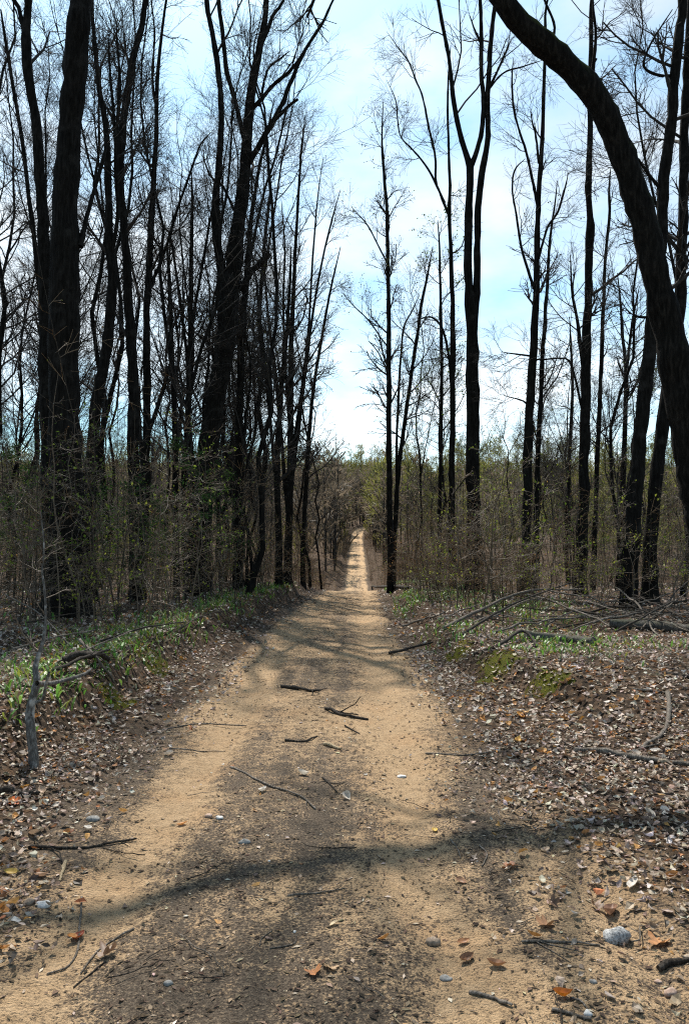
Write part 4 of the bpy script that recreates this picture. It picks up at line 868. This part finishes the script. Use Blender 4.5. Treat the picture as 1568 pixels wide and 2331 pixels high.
for j, (a, b, h1, h2) in enumerate([((1230, 1412), (1560, 1425), .1, .35), ((1260, 1440), (1580, 1400), .05, .5), ((1330, 1400), (1590, 1455), .6, .1), ((1180, 1425), (1420, 1408), .05, .3), ((1400, 1450), (1600, 1398), .1, .9), ((1350, 1435), (1590, 1430), .2, .5), ((1100, 1410), (1290, 1428), .3, .05), ((1420, 1415), (1600, 1470), .7, .15), ((960, 1400), (1100, 1420), .1, .25), ((1460, 1440), (1600, 1390), .1, 1.2), ((1290, 1405), (1470, 1440), .4, .1), ((920, 1430), (1010, 1408), .03, .25), ((1370, 1420), (1560, 1395), .3, 1.0), ((1150, 1405), (1400, 1416), .5, .2), ((1240, 1430), (1450, 1396), .1, .7), ((1300, 1445), (1540, 1412), .1, .5), ((1440, 1398), (1590, 1440), .9, .2), ((1080, 1425), (1230, 1398), .1, .6), ((1200, 1400), (1380, 1440), .8, .1), ((1340, 1412), (1600, 1408), .3, .8), ((1400, 1390), (1500, 1450), 1.1, .1), ((1000, 1415), (1120, 1392), .1, .5), ((1480, 1425), (1600, 1380), .2, 1.6), ((1120, 1440), (1350, 1425), .05, .3), ((1250, 1395), (1420, 1402), .9, .6)]):
    m = ((a[0] + b[0]) / 2, (a[1] + b[1]) / 2 + U(-6, 6), (h1 + h2) / 2 + U(0, .15))
    stick(BR, f'{["grey", "dark"][int(j % 3 == 1)]} branch {["rising", "falling"][int(h1 > h2)]} rightward in brush {where(*[float(v) for v in hit(*a)[:2]])}', [(*a, h1 * .5), (m[0], m[1], m[2] * .5), (*b, h2 * .5)], U(.025, .05), [M_stick, M_stickdark][int(j % 3 == 1)], group='branches of the brush heap on the right bank', side=6, kinkm=2.2)
for j, (a, b, h1, h2) in enumerate([((30, 1500), (215, 1470), .1, .2), ((120, 1540), (250, 1512), .05, .15), ((130, 1520), (300, 1480), .05, .25), ((230, 1470), (420, 1440), .05, .15), ((180, 1500), (260, 1560), .2, .02), ((400, 1445), (520, 1410), .02, .2), ((10, 1420), (160, 1480), .5, .05), ((60, 1450), (330, 1420), .2, .2)]):
    m = ((a[0] + b[0]) / 2, (a[1] + b[1]) / 2 + U(-5, 5), (h1 + h2) / 2 + U(0, .08))
    stick(BR, f'{["grey", "dark"][j % 2]} dead branch {where(*[float(v) for v in hit(*a)[:2]])}', [(*a, h1), m, (*b, h2)], U(.018, .04), [M_stick, M_stickdark][j % 2], group='dead branches on the left bank', side=3)
stick('fallen_log', 'short dark dead limb on the left bank beside the crooked sapling', [(150, 1520, .05), (200, 1512, .08), (248, 1520, .05)], .09, M_stickdark, cat='log', group=G2)

# crooked grey sapling in the left foreground
def crooked():
    b0 = hit(75, 1748); d = b0[1]
    def line(pts, dz=0.):
        return [np.r_[at(x, y, d + dz * i / max(1, len(pts) - 1)), .37 * w / F * d] for i, (x, y, w) in enumerate(pts)]
    root = thing('crooked_sapling', 'crooked grey-barked sapling curving up from the left bank with one side branch', 'sapling', b0)
    S = [line([(74, 1770, 30), (76, 1720, 29), (70, 1660, 29), (68, 1620, 27), (80, 1570, 24), (84, 1545, 22), (80, 1520, 17), (88, 1490, 14), (98, 1460, 12), (103, 1420, 9), (104, 1380, 8), (100, 1330, 7), (96, 1300, 6), (100, 1240, 5), (92, 1160, 4)], .5),
         line([(84, 1555, 16), (110, 1556, 14), (150, 1548, 13), (190, 1535, 11), (208, 1522, 8)], .6),
         line([(82, 1600, 11), (98, 1590, 10), (104, 1560, 9), (112, 1530, 8)], -.1)]
    for i, s in enumerate(S):
        n = 46 if i == 0 else 16; C = catmull(np.array(s), n); R = C[:, 3] * (1 + .05 * rng.standard_normal(n)); b = Buf(); v, q = tubes(C[None, :, :3], R[None], 10, .03); b.add(v, q)
        link('stem' if i == 0 else 'limb', b.mesh('stem', M_greybark, True, b0), root)
        if i == 0:
            P1, R1 = grow(C[None, 16:, :3], R[None, 16:], 13, .1, 1., (35, 75), (.15, .5), 5, .15, .03, .5, .002, .5); P2, R2 = grow(P1, R1, 4, .2, 1., (25, 60), (.06, .25), 4, .15, .02, .7, .0014, .6)
            b = Buf(); b.add(*tubes(P1, R1, 4)); b.add(*tubes(P2, R2, 3)); link('crown', b.mesh('crown', M_sap, True, b0), root)
crooked()

# stones
def rock(name, label, vx, vy, sx, sy, sz, mt, group='stones on the track', seed=0, rz=0.):
    c = hit(vx, vy); bm_v = []; n1, n2 = 9, 12
    th = np.linspace(0, np.pi, n1); ph = np.arange(n2) * 2 * np.pi / n2; Th, Ph = np.meshgrid(th, ph, indexing='ij')
    d = np.stack([np.sin(Th) * np.cos(Ph), np.sin(Th) * np.sin(Ph), np.cos(Th)], -1)
    r = 1 + .35 * fbm(d[..., 0] * 1.6 + seed, d[..., 1] * 1.6 + d[..., 2] * 1.3, 140 + seed, 2); r[0] = r[0].mean(); r[-1] = r[-1].mean()
    V = d * r[..., None] * np.array([sx, sy, sz]); V[..., 2] = np.maximum(V[..., 2], -sz * .55)
    i = np.arange(n1 - 1)[:, None] * n2; j = np.arange(n2)[None]; j2 = (j + 1) % n2
    Q = np.stack([i + j, i + n2 + j, i + n2 + j2, i + j2], -1).reshape(-1, 4)
    o = tag(link(name, mesh(name, V.reshape(-1, 3), Q, None, mt), None, c + np.array([0, 0, sz * .25])), label, 'stone', group); o.rotation_euler = (0, 0, rz); return o
rock('stone', 'large grey speckled stone at the lower right, flat on one side', 1400, 2142, .068, .045, .042, M_speck, seed=3, rz=.5)
rock('stone', 'rounded brown stone at the lower left beside a white one', 66, 2060, .026, .026, .02, M_stb, seed=5)
rock('stone', 'rough white stone at the lower left beside a brown one', 100, 2062, .036, .026, .016, M_stw, seed=6)
rock('stone', 'round pinkish stone at the bottom right', 1526, 2266, .024, .022, .018, M_stp, seed=7)
rock('stone', 'small smooth tan pebble left of the round pinkish stone', 1498, 2240, .016, .011, .008, M_stp, seed=8)
rock('stone', 'small grey pebble at the lower right under the speckled stone', 1350, 2240, .015, .012, .009, M_stg, seed=9)
rock('stone', 'small white pebble near the bottom right edge', 1338, 2312, .016, .015, .012, M_stw, seed=10)
rock('stone', 'white flat stone on the right rut in the middle distance', 914, 1770, .035, .03, .012, M_stw, seed=11)
rock('stone', 'pale grey stone half bury in leaves on the left verge'.replace('bury', 'buried'), 212, 1868, .045, .035, .022, M_stg, seed=12)
rock('stone', 'brown clod of earth in the lower right of the track', 986, 2150, .032, .024, .02, M_stb, seed=13)
rock('stone', 'bluish grey pebble at the bottom, right of the track\'s centre', 1015, 2232, .026, .016, .01, M_stg, seed=14)
rock('stone', 'small grey pebble at the bottom centre beside a dark twig', 382, 2242, .018, .013, .011, M_stg, seed=15)
rock('stone', 'reddish stone on the left rut above the long diagonal twig', 475, 1860, .026, .022, .014, M_stp, seed=16)
rock('stone', 'pale stone beside the reddish stone on the left rut', 500, 1864, .024, .02, .013, M_stw, seed=17)
rock('stone', 'angular dark-tipped stone on the shadowed track centre', 555, 1920, .035, .02, .016, M_stg, seed=18)
def zone(x, y):
    u = x - float(xc(y)); a = 'right-hand verge' if u > 1.35 else 'left-hand verge' if u < -1.3 else 'right rut' if u > .5 else 'left rut' if u < -.5 else 'track centre'
    return a + (', at the bottom of the view' if y < 3.2 else ', before the shadow band' if y < 4.6 else ', just past the shadow band' if y < 7 else ', farther up')
st0 = [rock('pebble', 'small pebble lying loose on the sandy track', 600, 2200, .009, .008, .006, m, 'small pebbles on the track', 30 + i) for i, m in enumerate((M_stg, M_stw, M_stp, M_stb))]
for i in range(70):
    y = 1.9 + 7 * rng.random() ** 1.7; x = U(-1.9, 2.1); loc = (x, y, float(surf(x, y)) - .001); sc = U(.35, 1.)
    lb = f"small {['grey', 'white', 'pinkish', 'brown'][i % 4]} pebble loose on the {zone(x, y)}"
    if i < 4: st0[i].location = loc; st0[i].scale = (sc,) * 3; st0[i]['label'] = lb
    else: dup(st0[i % 4], loc, U(0, 6), sc, lb)

# single fallen leaves
def leafmesh(col, size, curl, fold, width=.55, lobed=False):
    if not lobed:
        n = 6; t = np.linspace(0, 1, n); w = np.sin(np.pi * t ** .85) ** .8 * width * .5; V = []
        for i in range(n):
            for s in (-1, -.5, 0, .5, 1):
                V.append(((t[i] - .5), s * w[i] + U(-.01, .01), curl * (t[i] - .5) ** 2 + fold * abs(s) ** 1.5 * w[i] + U(-.02, .02)))
        V = np.array(V) * size; i = np.arange(n - 1)[:, None] * 5; j = np.arange(4)[None]
        Q = np.stack([i + j, i + j + 1, i + 5 + j + 1, i + 5 + j], -1).reshape(-1, 4); T = None
    else:
        a = np.linspace(0, 2 * np.pi, 21)[:-1]; r = .28 + .22 * np.abs(np.cos(a * 2.5)) ** .7
        V = [(0, 0, 0)] + [(r_ * math.cos(b), r_ * math.sin(b), curl * r_ * r_ * (1 + .8 * math.cos(2 * b)) + U(-.03, .03)) for b, r_ in zip(a, r)]
        V = np.array(V) * size; Q = None; T = [[0, 1 + i, 1 + (i + 1) % 20] for i in range(20)]
    V[:, 2] -= V[:, 2].min(); c = np.broadcast_to(np.array(col), V.shape) * (1 + .12 * rng.standard_normal((len(V), 1)))
    return mesh('fallen_leaf', V, Q, T, M_leaf, np.clip(c, .004, .9), True)
for vx, vy, col, sz, cu, fo, lob, lb in [
    (1282, 2272, (.45, .14, .015), .075, 1.4, 1.0, 0, 'glossy orange-brown curled leaf at the bottom right'),
    (178, 2138, (.26, .055, .02), .085, .8, .7, 0, 'red-brown leaf under the long curved twig at the lower left'),
    (715, 2220, (.34, .14, .05), .075, .8, .4, 1, 'orange-brown lobed leaf at the bottom centre'),
    (752, 2208, (.42, .28, .16), .07, .5, .4, 1, 'tan lobed leaf beside the orange-brown lobed leaf'),
    (760, 2108, (.55, .42, .25), .05, .5, .6, 0, 'small yellowish leaf on the dark centre of the track'),
    (94, 1998, (.4, .25, .16), .095, .9, .6, 0, 'brown leaf on the left verge under the dark long stick'),
    (25, 1990, (.55, .36, .08), .08, .7, .6, 0, 'yellow leaf at the left edge of the verge'),
    (1180, 1688, (.6, .34, .06), .12, 1., .7, 0, 'golden yellow leaf on the right-hand leaf carpet'),
    (1185, 1632, (.62, .28, .05), .14, .8, .7, 0, 'bright orange leaf right of the track in the middle distance'),
    (1095, 1620, (.6, .3, .07), .15, .6, .5, 0, 'orange leaf beside the right leaf strip'),
    (990, 1893, (.55, .36, .07), .06, .7, .6, 0, 'mustard yellow leaf on the right rut'),
    (1160, 1975, (.34, .13, .05), .09, .6, .5, 1, 'rust-brown lobed leaf right of the track'),
    (1240, 1940, (.5, .38, .26), .08, .9, .5, 0, 'pale tan leaf right of the hook-shaped twig'),
    (690, 1765, (.62, .55, .45), .10, 1.2, .9, 0, 'whitish curled leaf against the long diagonal twig'),
    (598, 1803, (.62, .56, .48), .09, 1., .8, 0, 'whitish leaf left of the long diagonal twig'),
    (1240, 2110, (.3, .16, .08), .09, 1., .6, 1, 'brown lobed leaf above the straight stick by the stone'),
    (1055, 2150, (.3, .14, .06), .06, .7, .6, 0, 'brown leaf on sand left of the grey speckled stone'),
    (1390, 2085, (.24, .13, .08), .12, 1.2, .9, 0, 'dark brown curled leaf above the grey speckled stone'),
    (1500, 2150, (.42, .2, .08), .10, .8, .5, 1, 'orange-tan lobed leaf right of the grey speckled stone'),
    (1060, 2190, (.24, .12, .06), .075, 1.3, .9, 0, 'dark curled leaf below the track\'s right rut'),
    (1130, 2205, (.27, .13, .06), .08, 1.1, .9, 0, 'dark curled leaf right of the other dark curled leaf at the bottom'),
    (30, 1830, (.5, .12, .02), .10, .7, .6, 1, 'red-orange leaf under the broken branch at the left edge'),
    (415, 1880, (.5, .22, .06), .07, .7, .6, 0, 'orange leaf at the outer edge of the left rut'),
    (1050, 2010, (.33, .18, .1), .07, .7, .6, 0, 'brown leaf low on the right rut')]:
    p = hit(vx, vy); o = tag(link('fallen_leaf', leafmesh(col, sz, cu, fo, .55, lob), None, p + np.array([0, 0, .004])), lb, 'leaf', 'single fallen leaves'); o.rotation_euler = (U(-.3, .3), U(-.3, .3), U(0, 6.28))
lm = [leafmesh(c, .085, U(.5, 1.6), U(.4, 1.2), U(.45, .65), i % 4 == 3) for i, c in enumerate([(.5, .43, .35), (.44, .35, .26), (.38, .26, .17), (.27, .165, .1), (.55, .3, .1), (.56, .5, .43), (.43, .2, .06), (.2, .12, .075)])]
nm = ['whitish', 'pale tan', 'mid-brown', 'dark brown', 'orange-tan', 'silvery white', 'rusty orange', 'blackish brown']
c = 0
while c < 230:
    y = 2.1 + 7 * rng.random() ** 1.5; x = U(-3, 4)
    if abs(x) > .46 * y + .1 or rng.random() > .02 + litdens(x, y): continue
    i = int(rng.integers(8)); on = 'right-hand verge' if x > .9 else 'left-hand verge' if x < -1.4 else 'bare track'
    o = tag(link('fallen_leaf', lm[i], None, (x, y, float(surf(x, y)) + .012)), f'{nm[i]} curled fallen leaf on the {zone(x, y)}', 'leaf', 'loose fallen leaves on track and verges')
    o.rotation_euler = (U(-.5, .5), U(-.5, .5), U(0, 6.28)); s = U(.6, 1.15); o.scale = (s, s, s); c += 1
# loose twigs
tm = []
for i in range(8):
    n = 9; Lh = .16; P = np.zeros((n, 3)); P[:, 0] = np.linspace(-Lh, Lh, n); P[:, 1] = np.cumsum(rng.standard_normal(n)) * .012; P[:, 2] = .005 + np.abs(np.cumsum(rng.standard_normal(n))) * .0025
    R = np.linspace(.0036, .0018, n); b = Buf(); b.add(*tubes(P[None], R[None], 5)); P1, R1 = grow(P[None], R[None], 2 + i % 3, .2, .9, (30, 60), (.04, .11), 4, .15, 0, .7, .0013, .6, flat=.9); P1[..., 2] = np.maximum(P1[..., 2], .003); b.add(*tubes(P1, R1, 4))
    tm.append((b.mesh('twig', M_stick if i % 2 else M_stickdark), 'grey' if i % 2 else 'dark'))
for i in range(150):
    y = 2. + 13 * rng.random() ** 1.5; x = U(-1, 1) * (.48 * y + .3)
    me, cn = tm[i % 8]; on = 'right-hand verge' if x > 1. else 'left-hand verge' if x < -1.5 else 'bare track'
    o = tag(link('twig', me, None, (x, y, float(surf(x, y)) + .004)), f'small {cn} loose twig on the {zone(x, y)}', 'stick', 'small loose twigs on the ground'); o.rotation_euler = (0, 0, U(0, 3.14)); s = U(.3, .85) * (1 + .04 * y); o.scale = (s, s, s)
# labels: tell the last look-alikes apart by their order across the view
seen = {}
for o in bpy.data.objects:
    if o.parent is None and o.get('label') and (o.get('group') or '').startswith(('trees of', 'saplings', 'branches of', 'dead branches')): seen.setdefault(o['label'], []).append(o)
for lb, os_ in seen.items():
    base = lb if len(lb.split()) <= 14 else lb.rsplit(',', 1)[0]
    if len(lb.split()) > 16:
        for o in os_: o['label'] = base
    if 1 < len(os_) < 9:
        os_.sort(key=lambda o: o.location.x / o.location.y)
        o9 = ['first', 'second', 'third', 'fourth', 'fifth', 'sixth', 'seventh', 'eighth']
        w = {2: ['left one', 'right one'], 3: ['leftmost', 'middle one', 'rightmost'], 4: ['leftmost', 'second from left', 'second from right', 'rightmost']}.get(len(os_), [q + ' from left' for q in o9])
        for o, q in zip(os_, w):
            if len((base + ' ' + q).split()) <= 16: o['label'] = f'{base}, {q}'
print('tris', sum(len(m.polygons) for m in bpy.data.meshes), 'objects', len(bpy.data.objects))
